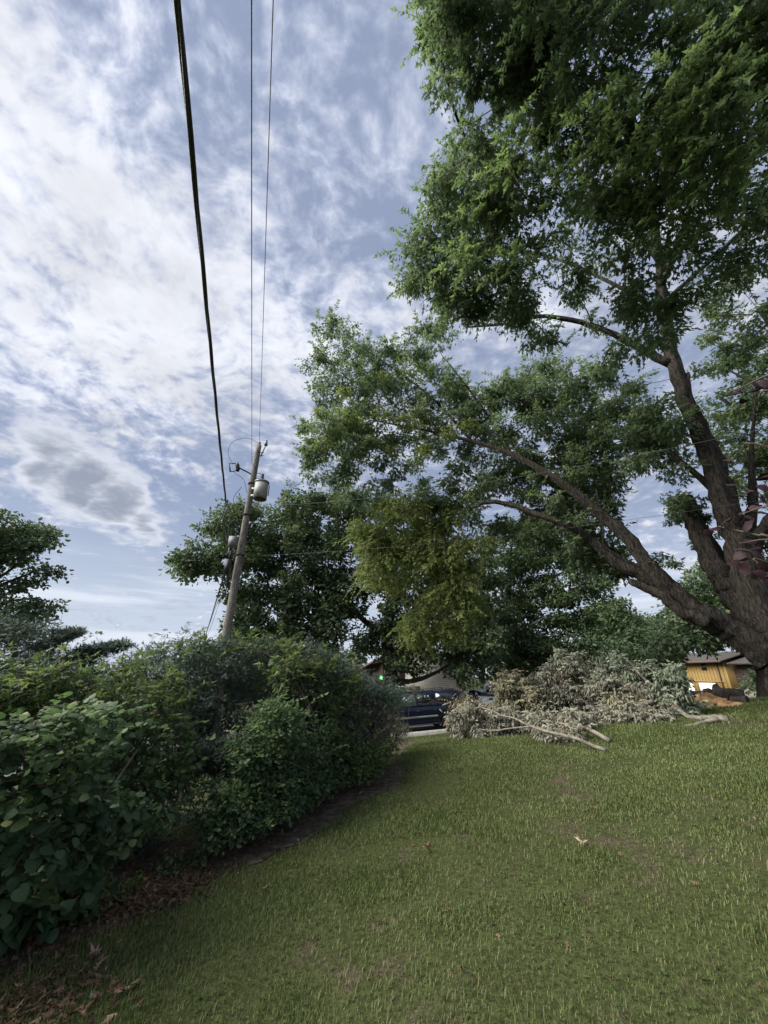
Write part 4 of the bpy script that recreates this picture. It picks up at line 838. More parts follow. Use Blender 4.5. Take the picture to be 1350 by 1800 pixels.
fallen('fallen branch with brownish curled leaves low in the middle of the pile', 509,
  [[(1120, 1252, 12.6, .05), (1090, 1250, 12.8, .045), (1060, 1248, 12.9, .03), (1030, 1240, 13, .015)], [(1148, 1232, 12.8, .055), (1132, 1238, 12.8, .055), (1118, 1244, 12.8, .05)]],
  [wl([(1040, 1245), (1140, 1235), (1150, 1265), (1110, 1290), (1070, 1290), (1040, 1270)], 62, (12.8, 13.8), M_wilt), wl([(1075, 1225), (1130, 1228), (1130, 1260), (1080, 1262)], 26, (12.7, 13.2), M_wilto)])
fallen('fallen branch with tan leaves at the left tip of the pile, beside the rear wheel', 510,
  [[(920, 1296, 12.6, .04), (880, 1275, 12.8, .03), (850, 1255, 12.9, .02), (822, 1240, 13, .01)]],
  [wl([(800, 1250), (812, 1228), (830, 1222), (845, 1236), (880, 1250), (930, 1262), (940, 1290), (860, 1300), (795, 1288)], 80, (13.0, 14.6), M_wilto)])
fallen('thin bare twiggy branch standing up before the yellow house', 511,
  [[(1200, 1235, 13.3, .03), (1170, 1215, 13.4, .02), (1158, 1195, 13.4, .014), (1150, 1172, 13.4, .006)], [(1170, 1215, 13.4, .012), (1176, 1190, 13.4, .008), (1165, 1172, 13.4, .004)], [(1250, 1262, 12.9, .022), (1215, 1252, 13, .018), (1180, 1243, 13.1, .012), (1150, 1240, 13.1, .006)]],
  [wl([(1150, 1225), (1200, 1230), (1215, 1250), (1180, 1252), (1150, 1245)], 16, (13.0, 13.6), M_wiltg, r=.13)])
log('pile')

# ================================================================== split and unsplit logs behind the pile
rl = np.random.default_rng(66)
def logpiece(name, label, px, py, H_, L, r, yaw, pitch, m1, m2, split=False, lump=.12):
    P = atH(px, py, H_); z = terr(P[0], P[1]); P[2] = max(P[2], z + r * .6)
    root = thing(name, P, label, 'log', 'cut logs beside the brush pile')
    n = 16; m = 9; an = np.arange(n) * 2 * np.pi / n; V = []
    for i in range(m):
        t = i / (m - 1) - .5
        for k, a in enumerate(an):
            rr = r * (1 + lump * math.sin(2 * a + i * .7) + lump * .5 * rl.normal())
            y_, z_ = rr * math.cos(a), rr * math.sin(a)
            if split and z_ > 0: z_ *= .12
            V.append((t * L * (1 + .04 * math.sin(3 * a)), y_, z_))
    V = np.array(V); Rm = np.array(Matrix.Rotation(yaw, 3, 'Z') @ Matrix.Rotation(pitch, 3, 'Y')); 
    if split: Rm = Rm @ np.array(Matrix.Rotation(R(55), 3, 'X'))
    V = V @ Rm.T; j = np.arange(n); Fs, Fc = [], []
    for i in range(m - 1):
        for k in range(n):
            q = [i * n + k, i * n + (k + 1) % n, (i + 1) * n + (k + 1) % n, (i + 1) * n + k]
            (Fc if split and k < n // 2 else Fs).append(q)
    mesh('bark', V, Fs, m1, root, smooth=True)
    ends = [list(range(n))[::-1], list(range((m - 1) * n, m * n))]
    mesh('cut_face', V * 1.0, ends + Fc, m2, root)
lg = [('tree_log', 'big dark rough log on top of the log heap before the yellow house', 1280, 1222, 16.2, .70, .20, R(-35), R(18), M_barkd, M_barkd, False, .30),
      ('tree_log', 'dark log end lying low at the right end of the log heap', 1301, 1234, 15.6, .36, .12, R(-60), R(0), M_barkd, M_barkd, False, .18),
      ('tree_log', 'dark reddish log under the left side of the log heap', 1236, 1221, 16.5, .55, .13, R(-15), R(-4), M_barkd, M_cut, False, .22),
      ('split_log', 'orange split log facing us below the big dark log', 1256, 1229, 15.9, .60, .15, R(-30), R(14), M_barkd, M_cut, True, .2),
      ('split_log', 'pale split slab lying in the grass at the front of the log heap', 1284, 1240, 15.0, .55, .09, R(-36), R(3), M_bark, M_cut, True, .16),
      ('split_log', 'tan split log at the left, behind the long bare limb', 1216, 1229, 16.0, .5, .15, R(-40), R(-12), M_bark, M_cut, True, .2),
      ('split_log', 'small orange split piece between the two dark logs', 1243, 1241, 15.2, .34, .08, R(-20), R(0), M_bark, M_cut, True, .2)]
for a in lg: logpiece(*a)

# ================================================================== utility pole and lines
M_pole = bark('pole_wood', (.11, .10, .088), (.27, .25, .22), 1.6, .015)
M_gal = noisy('galvanised', (.20, .21, .22), (.30, .31, .31), 14, .5, metal=.4)
M_blk = mat('black_rubber', (.018, .018, .02), .6); M_tank = noisy('transformer_paint', (.30, .31, .30), (.24, .13, .07), 2.4, .5, lo=.52, hi=.66)
M_porc = mat('porcelain', (.16, .17, .18), .35); M_greybox = noisy('grey_box_paint', (.17, .175, .18), (.25, .25, .25), 7, .6)
HP = 15.0
pa = atH(398, 1115, HP); pb = atH(455, 783, HP); ax = (pb - pa) / np.linalg.norm(pb - pa)
p0 = pa + ax * ((terr(pa[0], pa[1]) - .3 - pa[2]) / ax[2])
pole = thing('utility_pole', (p0[0], p0[1], p0[2] + .3), 'weathered wooden utility pole with a transformer rising behind the hedge', 'utility pole')
po = np.array(pole.location)
ts = TubeSet(); Q = np.linspace(p0, pb, 30); ts.add(Q, np.linspace(.165, .112, 30), 20, rng=np.random.default_rng(1), rough=.015); ts.build('pole', M_pole, pole, po)
ex = np.array([1, 0, 0.]); ey = np.array([0, 1., 0])
def onp(px, py): return atH(px, py, HP)
def hw(name, parent, m, fn, bevel=0, org=None):
    b = MB(); fn(b); V = b.V(); org = po if org is None else org
    o = mesh(name, V - org, b.f, m, parent, smooth=False)
    return o
pt = lambda z: p0 + ax * ((z - p0[2]) / ax[2])
zt = pb[2]
# crown pin and insulators
hw('insulator', pole, M_porc, lambda b: (b.cyl(pt(zt) + ex * .02, pt(zt) + ex * .02 + [0, 0, .12], .035), b.cyl(pt(zt) + ex * .02 + [0, 0, .1], pt(zt) + ex * .02 + [0, 0, .17], .06, .035)))
hw('insulator', pole, M_porc, lambda b: (b.cyl(pt(zt - .55) + ex * .16, pt(zt) + ex * .30 + [0, 0, .05], .025), b.cyl(pt(zt) + ex * .30, pt(zt) + ex * .30 + [0, 0, .2], .075, .05), b.cyl(pt(zt) + ex * .30 + [0, 0, .2], pt(zt) + ex * .30 + [0, 0, .27], .04)))
for k, dz in enumerate((.35, .5, 1.35, 1.6)):
    hw('bolt', pole, M_gal, lambda b: b.cyl(pt(zt - dz) - ex * .22, pt(zt - dz) + ex * .27, .014, n=6))
# fuse cut-out on its arm
A = pt(zt - 1.45); E = A + np.array([-.55, -.25, .22]); G = E + np.array([-.30, -.1, .12])
arm = hw('cutout_arm', pole, M_barkd, lambda b: b.cyl(A, E, .03, n=8))
hw('cutout_body', arm, M_blk, lambda b: (b.cyl(E + [-.02, 0, -.16], E + [-.10, 0, .22], .055), [b.cyl(E + np.array([-.02, 0, -.16]) + np.array([-.08, 0, .38]) * t, E + np.array([-.02, 0, -.16]) + np.array([-.08, 0, .38]) * (t + .05), .085) for t in (.2, .45, .7)]))
hw('fuse_tube', arm, M_blk, lambda b: (b.cyl(E + [-.12, 0, .20], E + [-.42, -.05, .17], .02), b.cyl(E + [-.42, -.05, .18], E + [-.30, -.05, -.22], .028), b.cyl(E + [-.30, -.05, -.22], E + [-.02, 0, -.12], .02)))
tsw = TubeSet()
tsw.add(smooth_path([pt(zt) + ex * .02 + [0, 0, .1], pt(zt) + [-.5, -.1, .30], pt(zt) + [-1.05, -.2, .05], pt(zt - .5) + [-1.15, -.2, 0], E + [-.3, 0, .2]], 8), np.full(33, .009), 5)
tsw.add(smooth_path([E + [-.2, 0, -.2], A + [-.35, -.1, -.25], A + [-.15, -.05, -.8]], 8), np.full(17, .010), 5)
tsw.build('jumper_wire', M_blk, pole, po)
# transformer
c_top = onp(464, 858); c_bot = onp(456, 885); zc1, zc0 = c_top[2], c_bot[2]; cc = pt((zc0 + zc1) / 2) + np.array([.50, -.28, 0]); 
tk = hw('transformer', pole, M_tank, lambda b: (b.cyl((cc[0], cc[1], zc0), (cc[0], cc[1], zc1), .26, n=28)))
for p_ in tk.data.polygons: p_.use_smooth = len(p_.vertices) == 4
hw('lid', tk, M_gal, lambda b: (b.cyl((cc[0], cc[1], zc1), (cc[0], cc[1], zc1 + .05), .285, n=28), b.cyl((cc[0], cc[1], zc1 + .05), (cc[0], cc[1], zc1 + .09), .27, .15, n=28)))
hw('base_ring', tk, M_blk, lambda b: (b.cyl((cc[0], cc[1], zc0 - .02), (cc[0], cc[1], zc0 - .002), .225, n=28),))
hw('bushing', tk, M_porc, lambda b: [b.cyl((cc[0] - .02, cc[1], zc1 + .08 + .07 * i), (cc[0] - .02, cc[1], zc1 + .13 + .07 * i), .075, .05, n=12) for i in range(5)])
hw('bracket', tk, M_gal, lambda b: (b.box((cc[0] - .27, cc[1] + .12, zc1 - .2), (.28, .1, .08)), b.box((cc[0] - .27, cc[1] + .12, zc0 + .2), (.28, .1, .08)), b.cyl((cc[0] + .31, cc[1], zc1 - .1), (cc[0] + .31, cc[1], zc0 + .15), .02)))
# boxes
q = onp(412, 955) + np.array([.02, -.20, 0]); hw('terminal_box', pole, M_greybox, lambda b: (b.box(q, (.27, .20, .38)), b.box(q + [0, -.105, 0], (.24, .02, .34)), b.cyl(q + [-.1, 0, -.5], q + [-.1, 0, -.2], .02)))
q2 = onp(404, 998) + np.array([-.02, -.18, 0]); hw('splice_case', pole, M_blk, lambda b: (b.box(q2, (.17, .17, .52)), b.cyl(q2 + [0, 0, .25], q2 + [.05, 0, .6], .03), b.cyl(q2 + [0, 0, -.25], q2 + [.08, .1, -.7], .02)))
hw('strap', pole, M_barkd, lambda b: [b.cyl(pt(z) - [0, 0, .03], pt(z) + [0, 0, .03], .172 - .005 * i, n=20) for i, z in enumerate((onp(408, 975)[2], onp(428, 905)[2], onp(437, 850)[2]))])
tsw = TubeSet(); rr = np.random.default_rng(3)
a1 = onp(405, 885) + np.array([-.12, -.15, 0]); 
for i in range(4):
    e1 = onp(404 + 3 * i, 950 + 8 * i) + np.array([-.1, -.2, 0]); Pm = [a1 + rr.normal(size=3) * .05, (a1 * 2 + e1) / 3 + rr.normal(size=3) * .14, (a1 + 2 * e1) / 3 + rr.normal(size=3) * .14, e1]
    tsw.add(smooth_path(Pm, 7), np.full(22, .018), 5)
tsw.add(smooth_path([onp(425, 980) + [0, -.2, 0], onp(428, 985) + [.12, -.24, -.1], onp(422, 1010) + [0, -.22, 0]], 6), np.full(13, .01), 5)
tsw.add(smooth_path([onp(430, 858) + [-.1, -.1, 0], onp(425, 880) + [-.3, -.1, 0], onp(428, 905) + [-.05, -.18, 0]], 6), np.full(13, .012), 5)
tsw.build('cable_loops', M_blk, pole, po)
def cable(name, label, P, Q_, r, sag=.0, m=M_blk, strands=1, group='overhead lines on the utility pole', twist=.02):
    P = np.array(P, float); Q_ = np.array(Q_, float); t = np.linspace(0, 1, 80 if strands == 1 else 260)[:, None]; L = P * (1 - t) + Q_ * t; L[:, 2] -= (4 * sag * t * (1 - t))[:, 0]
    ts = TubeSet(); D_ = np.linalg.norm(Q_ - P)
    d = (Q_ - P) / D_; u = np.cross(d, [0, 0, 1]); u /= np.linalg.norm(u); v = np.cross(d, u)
    for k in range(strands):
        if strands == 1: ts.add(L, np.full(len(L), r), 8)
        else:
            a = 2 * np.pi * k / strands + t[:, 0] * D_ * 1.3; off = twist
            ts.add(L + off * (np.cos(a)[:, None] * u + np.sin(a)[:, None] * v), np.full(len(L), r), 8)
    o = ts.build(name, m, None, tuple(P)); o.location = tuple(P); tag(o, label, 'cable', group); return o
M_alu = mat('aluminium_wire', (.09, .09, .095), .6, .2); M_cab = mat('weathered_cable', (.035, .036, .04), .55)
tp = atD(316, -10, 5.6); dv = tp - a1; cable('service_cable', 'thick dark twisted service cable running overhead down to the pole', a1, a1 + dv * 1.7, .016, .10, M_cab, 3, twist=.017)
Q1 = pt(zt) + ex * .02 + [0, -.05, .15]; T1_ = atH(480.5, -10, 2.35); cable('power_line', 'thin right-hand wire ending at the insulator on the pole top', Q1, Q1 + (T1_ - Q1) * 1.8, .0075, 0, M_alu)
Q2 = pt(onp(446, 818)[2]) + np.array([-.12, -.08, 0]); T2_ = atH(442, -10, 2.25); cable('power_line', 'thin wire just left of the pole top, ending above the transformer', Q2, Q2 + (T2_ - Q2) * 1.8, .0085, 0, M_alu)
Q3 = onp(446, 889) + ex * .12; cable('service_wire', 'thin upper wire running right from below the transformer past the maple trunk', Q3, atH(1352, 752, 9.0), .004, .35, M_alu)
Q4 = onp(430, 977) + ex * .12; cable('service_wire', 'thin lower wire running right from the pole across the dark tree', Q4, atH(1345, 878, 12.5), .004, .25, M_alu)
for (x0, y0, x1, y1, r_, lab) in [(402, 1003, 338, 1182, .028, 'thick black cable going on from the pole away to the left'), (386, 1030, 352, 1135, .009, 'leftmost thin wire in the sky beyond the black cable'), (390, 1034, 357, 1133, .009, 'thin wire between the black cable and the leftmost wire')]:
    a_ = onp(402, 1003 if r_ > .02 else 1001) + np.array([-.1, -.05, 0.]) ; a_ = a_ if r_ > .02 else onp(x0, y0) + np.array([0, .6, 0]); dr = ray(338, 1183); b_ = a_ + dr * 60; 
    b_[2] = a_[2] - (1.0 if r_ > .02 else .6)
    if r_ < .02:                      # these two start on the pole's far side
        a_ = onp(400, 1000) + np.array([.02 * (x0 - 386), .15, .1]); b_ = atH(x1 - 6, y1 + 20, 60)
    cable('line_cable' if r_ > .02 else 'far_wire', lab, a_, b_, r_, .3, M_cab)
log('pole')

# ================================================================== vehicles (x forward, y left, z up)
M_navy = mat('navy_paint', (.012, .018, .045), .22, .3, .6); M_glass = mat('tinted_glass', (.012, .014, .016), .06, 0, .8); M_glassl = mat('clear_glass', (.10, .12, .13), .05, 0, .8)
M_chrome = mat('chrome', (.62, .63, .65), .22, .9); M_tyre = mat('tyre', (.02, .02, .02), .85); M_rim = mat('alloy', (.42, .43, .44), .35, .7)
M_white = mat('white_paint', (.84, .86, .88), .3); M_red = mat('red_lens', (.35, .03, .02), .2); M_black = mat('black_paint', (.012, .012, .014), .2); M_plast = mat('dark_plastic', (.03, .03, .032), .6)
def place(root, q, heading, zl=0.0):
    h_ = np.array([heading[0], heading[1]]) / np.hypot(*heading); z0 = terr(q[0], q[1]); z1 = terr(q[0] + h_[0] * 3, q[1] + h_[1] * 3)
    X = Vector((h_[0], h_[1], (z1 - z0) / 3)).normalized(); Y = Vector((-h_[1], h_[0], 0)); Z = X.cross(Y)
    root.matrix_world = Matrix.Translation((q[0], q[1], z0 + .05 + zl)) @ Matrix((X, Y, Z)).transposed().to_4x4()
def arch(cx, r, n=9, z0=.38): return [(cx + r * math.cos(a), z0 + r * math.sin(a)) for a in np.linspace(math.pi * 1.02, -.02 * math.pi, n)]
def wheels(root, xs, w, r=.385):
    for x in xs:
        for s in (-1, 1):
            b = MB(); n = 24; an = np.arange(n) * 2 * np.pi / n
            prof = [(r * .66, -.12), (r * .93, -.125), (r, -.09), (r, .09), (r * .93, .125), (r * .66, .12)]
            V = [(math.cos(a) * pr, py_, math.sin(a) * pr) for pr, py_ in prof for a in an]
            b.add(V, [(i * n + k, i * n + (k + 1) % n, ((i + 1) % 6) * n + (k + 1) % n, ((i + 1) % 6) * n + k) for i in range(6) for k in range(n)])
            t = b.build('wheel', M_tyre, root, smooth=True); t.location = (x, s * (w - .13), r)
            b = MB(); b.cyl((0, -.09 * s, 0), (0, .085 * s, 0), r * .66, n=24)
            for a in np.arange(6) * math.pi / 3: b.box((0, 0, 0), (.01, .01, .01)); b.cyl((0, .09 * s, 0), (math.cos(a) * r * .6, .10 * s, math.sin(a) * r * .6), .035, .028, n=6)
            b.cyl((0, .085 * s, 0), (0, .12 * s, 0), .06, n=10); b.build('rim', M_rim, t)
def suv(label, paint, q, heading, Lr=-2.75, Lf=2.75, roof=1.9, belt=1.2, w=.98, wt=.80, cab=(-2.68, 1.25, -2.45, .40), strip_=True, name='suv'):
    root = thing(name, (0, 0, 0), label, 'car')
    b = MB()
    low = [(Lr, .52), (Lr - .03, .75), (Lr, belt - .02), (cab[1], belt), (Lf - .35, belt - .10), (Lf - .05, belt - .22), (Lf, .75), (Lf - .02, .5)] 
    lowb = [(Lf - .35, .38)] + arch(1.75, .47)[::-1] + arch(-1.62, .47)[::-1] + [(Lr + .25, .42)]
    poly = (low + lowb)[::-1]
    b.prism(poly, -w, w); body = b.build('body', paint, root, bevel=.05)
    b = MB(); bot = [(cab[0], belt), (cab[1], belt), (cab[3], roof - .03), (cab[2] + .25, roof), (cab[2], roof - .06)]
    V = []
    for s in (-1, 1):
        for x, z in bot: V.append((x, s * (w - .02 - (w - wt) * max(0, (z - belt)) / (roof - belt)), z - (.004 if z == belt else 0)))
    n = 5; b.add(V, [list(range(n)), list(range(2 * n - 1, n - 1, -1))] + [(i, i + n, (i + 1) % n + n, (i + 1) % n) for i in range(n)]); b.build('cabin', paint, root, bevel=.05)
    yz = lambda z: w - .02 - (w - wt) * (z - belt) / (roof - belt) + .008
    z0, z1 = belt + .06, roof - .13; slF = (cab[3] - cab[1]) / (roof - belt); slR = (cab[2] - cab[0]) / (roof - belt)
    fx = lambda z: cab[1] + slF * (z - belt) - .13; rx = lambda z: cab[0] + slR * (z - belt) + .14
    for s in (-1, 1):
        for (xa, xb, m_) in ((None, -1.02, M_glass), (-.92, .02, M_glass), (.12, None, M_glassl)):
            P = [(rx(z0) + .02 if xa is None else xa, z0), (fx(z0) if xb is None else xb, z0), (fx(z1) if xb is None else xb - .03, z1), (rx(z1) + .08 if xa is None else xa + .03, z1)]
            bb = MB(); bb.add([(x, s * yz(z), z) for x, z in P] + [(x, s * (yz(z) - .03), z) for x, z in P], [(0, 1, 2, 3), (7, 6, 5, 4), (0, 4, 5, 1), (1, 5, 6, 2), (2, 6, 7, 3), (3, 7, 4, 0)]); bb.build('side_window', m_, root)
        if strip_:
            bb = MB(); bb.box((.15, s * (w + .012), .72), (2.35, .035, .085)); bb.box((-1.02 - .02, s * (w + .012), .72), (.0, .0, .0)); bb.build('side_moulding', M_chrome, root, bevel=.01)
            bb = MB(); bb.box((.05, s * (w + .03), .37), (2.5, .2, .05)); bb.build('running_board', M_plast, root, bevel=.01)
            bb = MB(); bb.box((-.9, s * (wt - .06), roof + .05), (2.6, .05, .03)); [bb.box((x, s * (wt - .06), roof + .02), (.08, .05, .06)) for x in (-2.1, -.9, .3)]; bb.build('roof_rail', M_plast, root)
        bb = MB(); bb.box((.02, s * (w + .02), 1.0), (.18, .04, .04)); bb.box((-.95, s * (w + .02), 1.0), (.18, .04, .04)); bb.build('door_handle', paint, root)
        bb = MB(); bb.box((.98, s * (w + .12), belt + .1), (.12, .24, .2)); bb.build('mirror', paint, root, bevel=.03)
        bb = MB(); bb.box((Lr - .01, s * (w - .1), .95), (.06, .16, .42)); bb.build('taillight', M_red, root)
        bb = MB(); bb.box((Lf - .02, s * (w - .18), .86), (.08, .3, .18)); bb.build('headlight', M_glassl, root)
    # windscreen, rear glass, bumpers, grille
    for nm, (xa, za), (xb, zb), dx in (('windscreen', (cab[1] - .03, belt + .05), (cab[3] + .06, roof - .1), .015), ('rear_window', (cab[0] + .03, belt + .08), (cab[2] - .03, roof - .14), -.02)):
        wa, wb = w - .14, wt - .08; V = [(xa + dx, -wa, za), (xa + dx, wa, za), (xb + dx, wb, zb), (xb + dx, -wb, zb)]; V += [(x - dx * 2, y, z) for x, y, z in V]
        bb = MB(); bb.add(V, [(0, 1, 2, 3), (7, 6, 5, 4), (0, 4, 5, 1), (1, 5, 6, 2), (2, 6, 7, 3), (3, 7, 4, 0)]); bb.build(nm, M_glass, root)
    bb = MB(); bb.box((Lr - .03, 0, .55), (.16, 2 * w - .06, .22)); bb.build('bumper', M_plast, root, bevel=.03)
    bb = MB(); bb.box((Lf + .02, 0, .52), (.16, 2 * w - .06, .24)); bb.build('bumper', M_chrome, root, bevel=.03)
    bb = MB(); bb.box((Lf + .0, 0, .86), (.06, 1.1, .2)); bb.build('grille', M_plast, root)
    wheels(root, (1.75, -1.62), w)
    place(root, q, heading); return root
hd = np.array([-1, -RS]) / np.hypot(1, RS)
rw = ghit(789, 1284); ctr = rw[:2] + hd * 1.62 + np.array([RS, -1]) * -.85 / np.hypot(1, RS)
sv = suv('dark navy suv with a bright side strip parked at the kerb beyond the hedge', M_navy, ctr, hd)
for x in (-.25, -.42, -.60):
    bb = MB(); z = 1.66; bb.box((x, .98 - .02 - .18 * (z - 1.2) / .7 + .018, z), (.035, .006, .11)); bb.build('window_mark', M_white, sv)  # small upright white marks on the side glass
bk = atH(822, 1232, 31.5); suv('black low car whose roof shows between the navy suv and the white tailgate', M_black, bk[:2], (-.8, .6), Lr=-2.2, Lf=2.3, roof=1.5, belt=.98, w=.88, wt=.68, cab=(-1.9, .95, -1.2, .2), strip_=False, name='sedan')
def pickup(q, heading):
    root = thing('pickup_truck', (0, 0, 0), 'white pickup truck seen from behind, its tailgate showing beside the brush pile', 'truck'); w = .98
    b = MB(); poly = ([(-2.8, .6), (-2.8, 1.14), (.2, 1.16), (1.2, 1.14), (2.6, 1.05), (2.75, .9), (2.78, .5), (2.4, .42)] + arch(1.8, .47)[::-1] + arch(-1.7, .47)[::-1] + [(-2.5, .5)])[::-1]
    b.prism(poly, -w, w); b.build('body', M_white, root, bevel=.04)
    b = MB(); V = []
    for s in (-1, 1):
        for x, z in [(-.75, 1.15), (1.15, 1.15), (.55, 1.80), (-.55, 1.82), (-.68, 1.75)]: V.append((x, s * (w - .03 - .2 * (z - 1.15) / .67), z))
    b.add(V, [list(range(5)), list(range(9, 4, -1))] + [(i, i + 5, (i + 1) % 5 + 5, (i + 1) % 5) for i in range(5)]); b.build('cabin', M_white, root, bevel=.04)
    bb = MB(); bb.box((-.73, 0, 1.47), (.03, 1.35, .42)); bb.build('rear_window', M_glass, root)
    for s in (-1, 1):
        bb = MB(); P = [(-.5, 1.22), (.88, 1.22), (.5, 1.70), (-.45, 1.70)]; yz = lambda z: s * (w - .03 - .2 * (z - 1.15) / .67 + .01)
        bb.add([(x, yz(z), z) for x, z in P] + [(x, yz(z) - s * .03, z) for x, z in P], [(0, 1, 2, 3), (7, 6, 5, 4), (0, 4, 5, 1), (1, 5, 6, 2), (2, 6, 7, 3), (3, 7, 4, 0)]); bb.build('side_window', M_glass, root)
        bb = MB(); bb.box((-2.8, s * .90, .92), (.06, .14, .40)); bb.build('taillight', M_red, root)
    bb = MB(); bb.box((-2.815, 0, .88), (.04, 1.60, .50)); tg = bb.build('tailgate', M_white, root, bevel=.015)
    bb = MB(); bb.box((-2.845, 0, 1.0), (.03, .26, .11)); bb.build('handle', M_blk, tg)
    bb = MB(); bb.box((-2.9, 0, .5), (.2, 1.9, .2)); bb.build('bumper', M_chrome, root, bevel=.03)
    bb = MB(); bb.box((-1.75, 0, 1.172), (1.95, 1.66, .006)); bb.build('bed_liner', M_plast, root)
    wheels(root, (1.8, -1.7), w); place(root, q, heading, 0.0)
ph = np.array([.42, .91]); pq = atH(864, 1236, 29.0); pickup(pq[:2] + ph * 2.8, ph)
log('vehicles')

# ================================================================== houses
def siding(name, c1, c2, period, axis='Z', groove=.12):
    def f(nt, b):
        p = nt.new('ShaderNodeTexCoord').outputs['Object']; sp = nt.new('ShaderNodeSeparateXYZ'); nt.l.new(p, sp.inputs[0])
        v = nt.m('FRACT', nt.m('DIVIDE', sp.outputs[axis], period)); g = nt.m('LESS_THAN', v, groove)
        n = nt.noise(p, 3, 4, .6); c = nt.mix(nt.ramp(n, .3, .7), c1, c2); c = nt.mix(g, c, tuple(x * .45 for x in c1)); nt.l.new(c, b.inputs['Base Color'])
        bump(nt, b, nt.m('MULTIPLY', g, -1.0), .8, .02)
    return mat(name, c1, .75, 0, .3, f)
M_side = siding('pale_siding', (.42, .41, .37), (.52, .50, .46), .18); M_board = siding('yellow_boards', (.235, .155, .052), (.30, .20, .068), .60, 'Y', .17)
M_brick = siding('dark_brick', (.055, .042, .038), (.10, .07, .06), .16, 'Z', .18); M_shing = noisy('shingle', (.12, .105, .09), (.21, .19, .165), 9, .9, .01)
M_brown = mat('brown_trim', (.085, .055, .045), .7); M_roofd = noisy('dark_roof', (.045, .04, .038), (.09, .08, .075), 8, .9); M_ywtrim = mat('yellow_trim', (.28, .185, .062), .7)
M_wdoor = mat('white_door', (.78, .79, .80), .5); M_found = noisy('foundation', (.16, .15, .14), (.24, .22, .20), 5, .9)
def orient(root, pos, ang): root.matrix_world = Matrix.Translation(pos) @ Matrix.Rotation(ang, 4, 'Z')
# house beyond the vehicles: gable toward the road, x right, y away, z up; origin at the gable's foot centre
hp = atH(722, 1215, 40); gz = float(terr(hp[0], hp[1])) - .1
h1 = thing('house', (0, 0, 0), 'pale sided house with a low gable behind the navy suv', 'house'); orient(h1, (hp[0], hp[1], gz), R(-4))
def H1(name, m, fn, parent=None, bevel=0):
    b = MB(); fn(b); return b.build(name, m, parent or h1, bevel=bevel)
ez = atH(655, 1173, 40)[2] - gz; wd_ = 4.6; pk = ez + 2.3
H1('wall', M_side, lambda b: b.prism([(-.5, 0), (4.3, 0), (4.3, ez), (0, pk - .15), (-.5, pk - .4)][::-1], 0, 9))
H1('brick_wall', M_brown, lambda b: b.prism([(-4.3, 0), (-.5, 0), (-.5, pk - .42), (-4.3, ez)][::-1], .003, 8.9))
def roofpoly(b, s):
    b.prism([(0, pk), (s * 4.9, ez - .28), (s * 4.9, ez - .10), (0, pk + .18)] if s > 0 else [(0, pk), (0, pk + .18), (s * 4.9, ez - .10), (s * 4.9, ez - .28)], -.5, 9.4)
H1('roof', M_shing, lambda b: (roofpoly(b, 1), roofpoly(b, -1)))
H1('rake_board', M_brown, lambda b: (b.prism([(0.002, pk + .16), (-4.88, ez - .10), (-4.88, ez - .32), (0.002, pk - .06)], -.54, -.505), b.prism([(0.004, pk + .16), (0.004, pk - .06), (4.88, ez - .32), (4.88, ez - .10)], -.54, -.505)))
H1('door', M_brown, lambda b: b.box((.35, -.03, 1.05), (1.0, .06, 2.1)))
wf = H1('window', M_wdoor, lambda b: b.box((-.35 - .6, -.03, 1.5), (.9, .06, 1.2))); b = MB(); b.box((-.95, -.065, 1.5), (.78, .02, 1.06)); b.build('pane', M_glass, wf)
H1('chimney', M_brown, lambda b: b.box((2.4, 5, pk - .2), (.6, .6, 1.3)))
gl = mat('green_lamp', (.1, .8, .2), .4); gl.node_tree.nodes['Principled BSDF'].inputs['Emission Color'].default_value = (.25, 1, .35, 1); gl.node_tree.nodes['Principled BSDF'].inputs['Emission Strength'].default_value = 1.6
lp = atH(670, 1192, 37.5); lg_ = float(terr(lp[0], lp[1]))
lt = thing('yard_lamp', (lp[0], lp[1], lg_), 'small glowing green lamp beside the dark tree trunk in front of the pale house', 'lamp')
b = MB(); b.cyl((0, 0, 0), (0, 0, lp[2] - lg_ - .2), .035); b.build('post', M_plast, lt)
b = MB(); zz = lp[2] - lg_; [b.cyl((0, 0, zz + math.sin(t0) * .16), (0, 0, zz + math.sin(t1) * .16), max(.01, math.cos(t0) * .17), max(.01, math.cos(t1) * .17), n=16, cap=False) for t0, t1 in zip(np.linspace(-1.55, 1.4, 8), np.linspace(-1.55, 1.4, 8)[1:])]; b.build('globe', gl, lt, smooth=True)
b = MB(); b.cyl((0, 0, zz + .155), (0, 0, zz + .20), .10, .04, n=16); b.build('cap', M_white, lt)
# fence by the house
fp = atH(797, 1225, 36); fz = float(terr(fp[0], fp[1])); fe = thing('fence', (fp[0], fp[1], fz), 'short brown board fence at the right corner of the pale house', 'fence')
top_ = atH(797, 1208, 36)[2] - fz; b = MB(); [b.box((-.55 + .155 * i, 0, top_ / 2), (.14, .03, top_)) for i in range(8)]; b.box((0, .03, top_ * .8), (1.25, .03, .08)); b.box((0, .03, top_ * .25), (1.25, .03, .08)); b.build('boards', M_brown, fe)
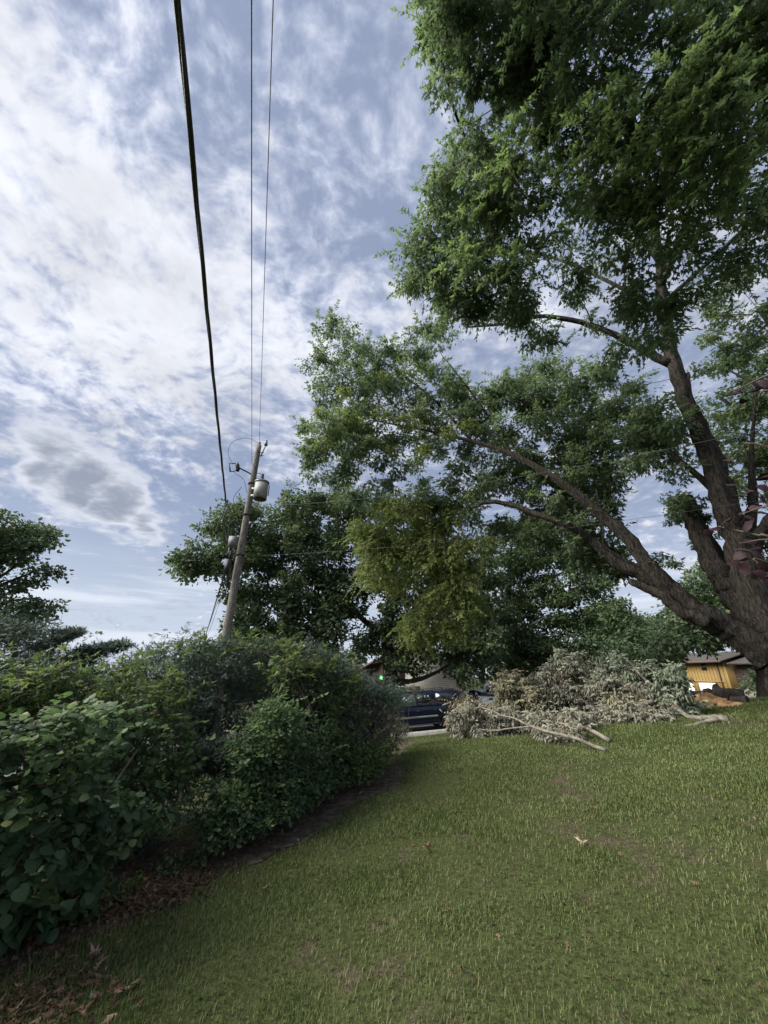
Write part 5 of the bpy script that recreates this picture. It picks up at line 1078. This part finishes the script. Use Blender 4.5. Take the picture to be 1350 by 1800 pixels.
# yellow house: local x away from its long wall, y along the wall
c0 = atH(1287, 1209, 75); c1 = atH(1177, 1173, 84); dl = c1[:2] - c0[:2]; Lw = float(np.hypot(*dl)) + 1.0
gy_ = float(terr(c0[0], c0[1])) - .2; eave = atH(1274, 1163, 75)[2] - gy_; dtop = atH(1262, 1201, 77)[2] - gy_; fl = atH(1288, 1210, 75)[2] - gy_
h2 = thing('house', (0, 0, 0), 'mustard yellow board house with two white garage doors beyond the log heap', 'house'); orient(h2, (c0[0], c0[1], gy_), math.atan2(dl[1], dl[0]) - math.pi / 2)
def H2(name, m, fn, parent=None, bevel=0):
    b = MB(); fn(b); return b.build(name, m, parent or h2, bevel=bevel)
H2('wall', M_board, lambda b: b.box((4.0, Lw / 2, eave / 2), (8, Lw, eave)))
H2('belt_trim', M_ywtrim, lambda b: b.box((-.04, Lw / 2 + .4, dtop + .22), (.08, Lw - 1.2, .16)))
H2('corner_trim', M_ywtrim, lambda b: b.box((-.03, .12, eave / 2), (.10, .22, eave)))
H2('downspout', M_brown, lambda b: b.box((-.10, 1.35, eave / 2 + .5), (.1, .14, eave - 1.0)))
H2('roof', M_roofd, lambda b: b.prism([(-1.0, eave - .05), (4, eave + 1.3), (9.0, eave - .05), (9.0, eave + .15), (4, eave + 1.5), (-1.0, eave + .15)][::-1], -.5, Lw + .8))
H2('fascia', M_brown, lambda b: b.box((-1.02, Lw / 2, eave + .02), (.05, Lw + 1.3, .26)))
for yc, wdt in ((4.2, 3.2), (8.6, 3.2)):
    dr_ = H2('garage_door', M_wdoor, lambda b: b.box((-.03, yc, dtop / 2), (.06, wdt, dtop)))
    b = MB(); [b.box((-.066, yc, dtop * k / 4), (.012, wdt - .1, .03)) for k in (1, 2, 3)]; b.build('panel_groove', M_found, dr_)
for yc in (3.9, 9.0):
    wf = H2('window', M_brown, lambda b: b.box((-.03, yc, eave - .62), (.07, 1.05, .95))); b = MB(); b.box((-.072, yc, eave - .62), (.02, .9, .8)); b.build('pane', M_glass, wf)
H2('foundation', M_found, lambda b: b.box((4.0, Lw / 2, .15), (8.08, Lw + .08, .3)))
# brick wing to its right
H2('brick_wing', M_brick, lambda b: b.box((5.5, -4.0, eave * .46), (9, 7.9, eave * .92)))
H2('wing_roof', M_roofd, lambda b: b.prism([(-.2, eave * .92), (5.5, eave * .92 + 1.6), (11, eave * .92), (11, eave * .92 + .2), (5.5, eave * .92 + 1.8), (-.2, eave * .92 + .2)][::-1], -8.6, -.55))
H2('door', M_brown, lambda b: b.box((.97, -3.2, fl + .95), (.06, 1.0, 2.0)))
H2('wing_base', M_found, lambda b: b.box((.8, -4.0, fl / 2), (.7, 7.9, fl)))
log('houses')
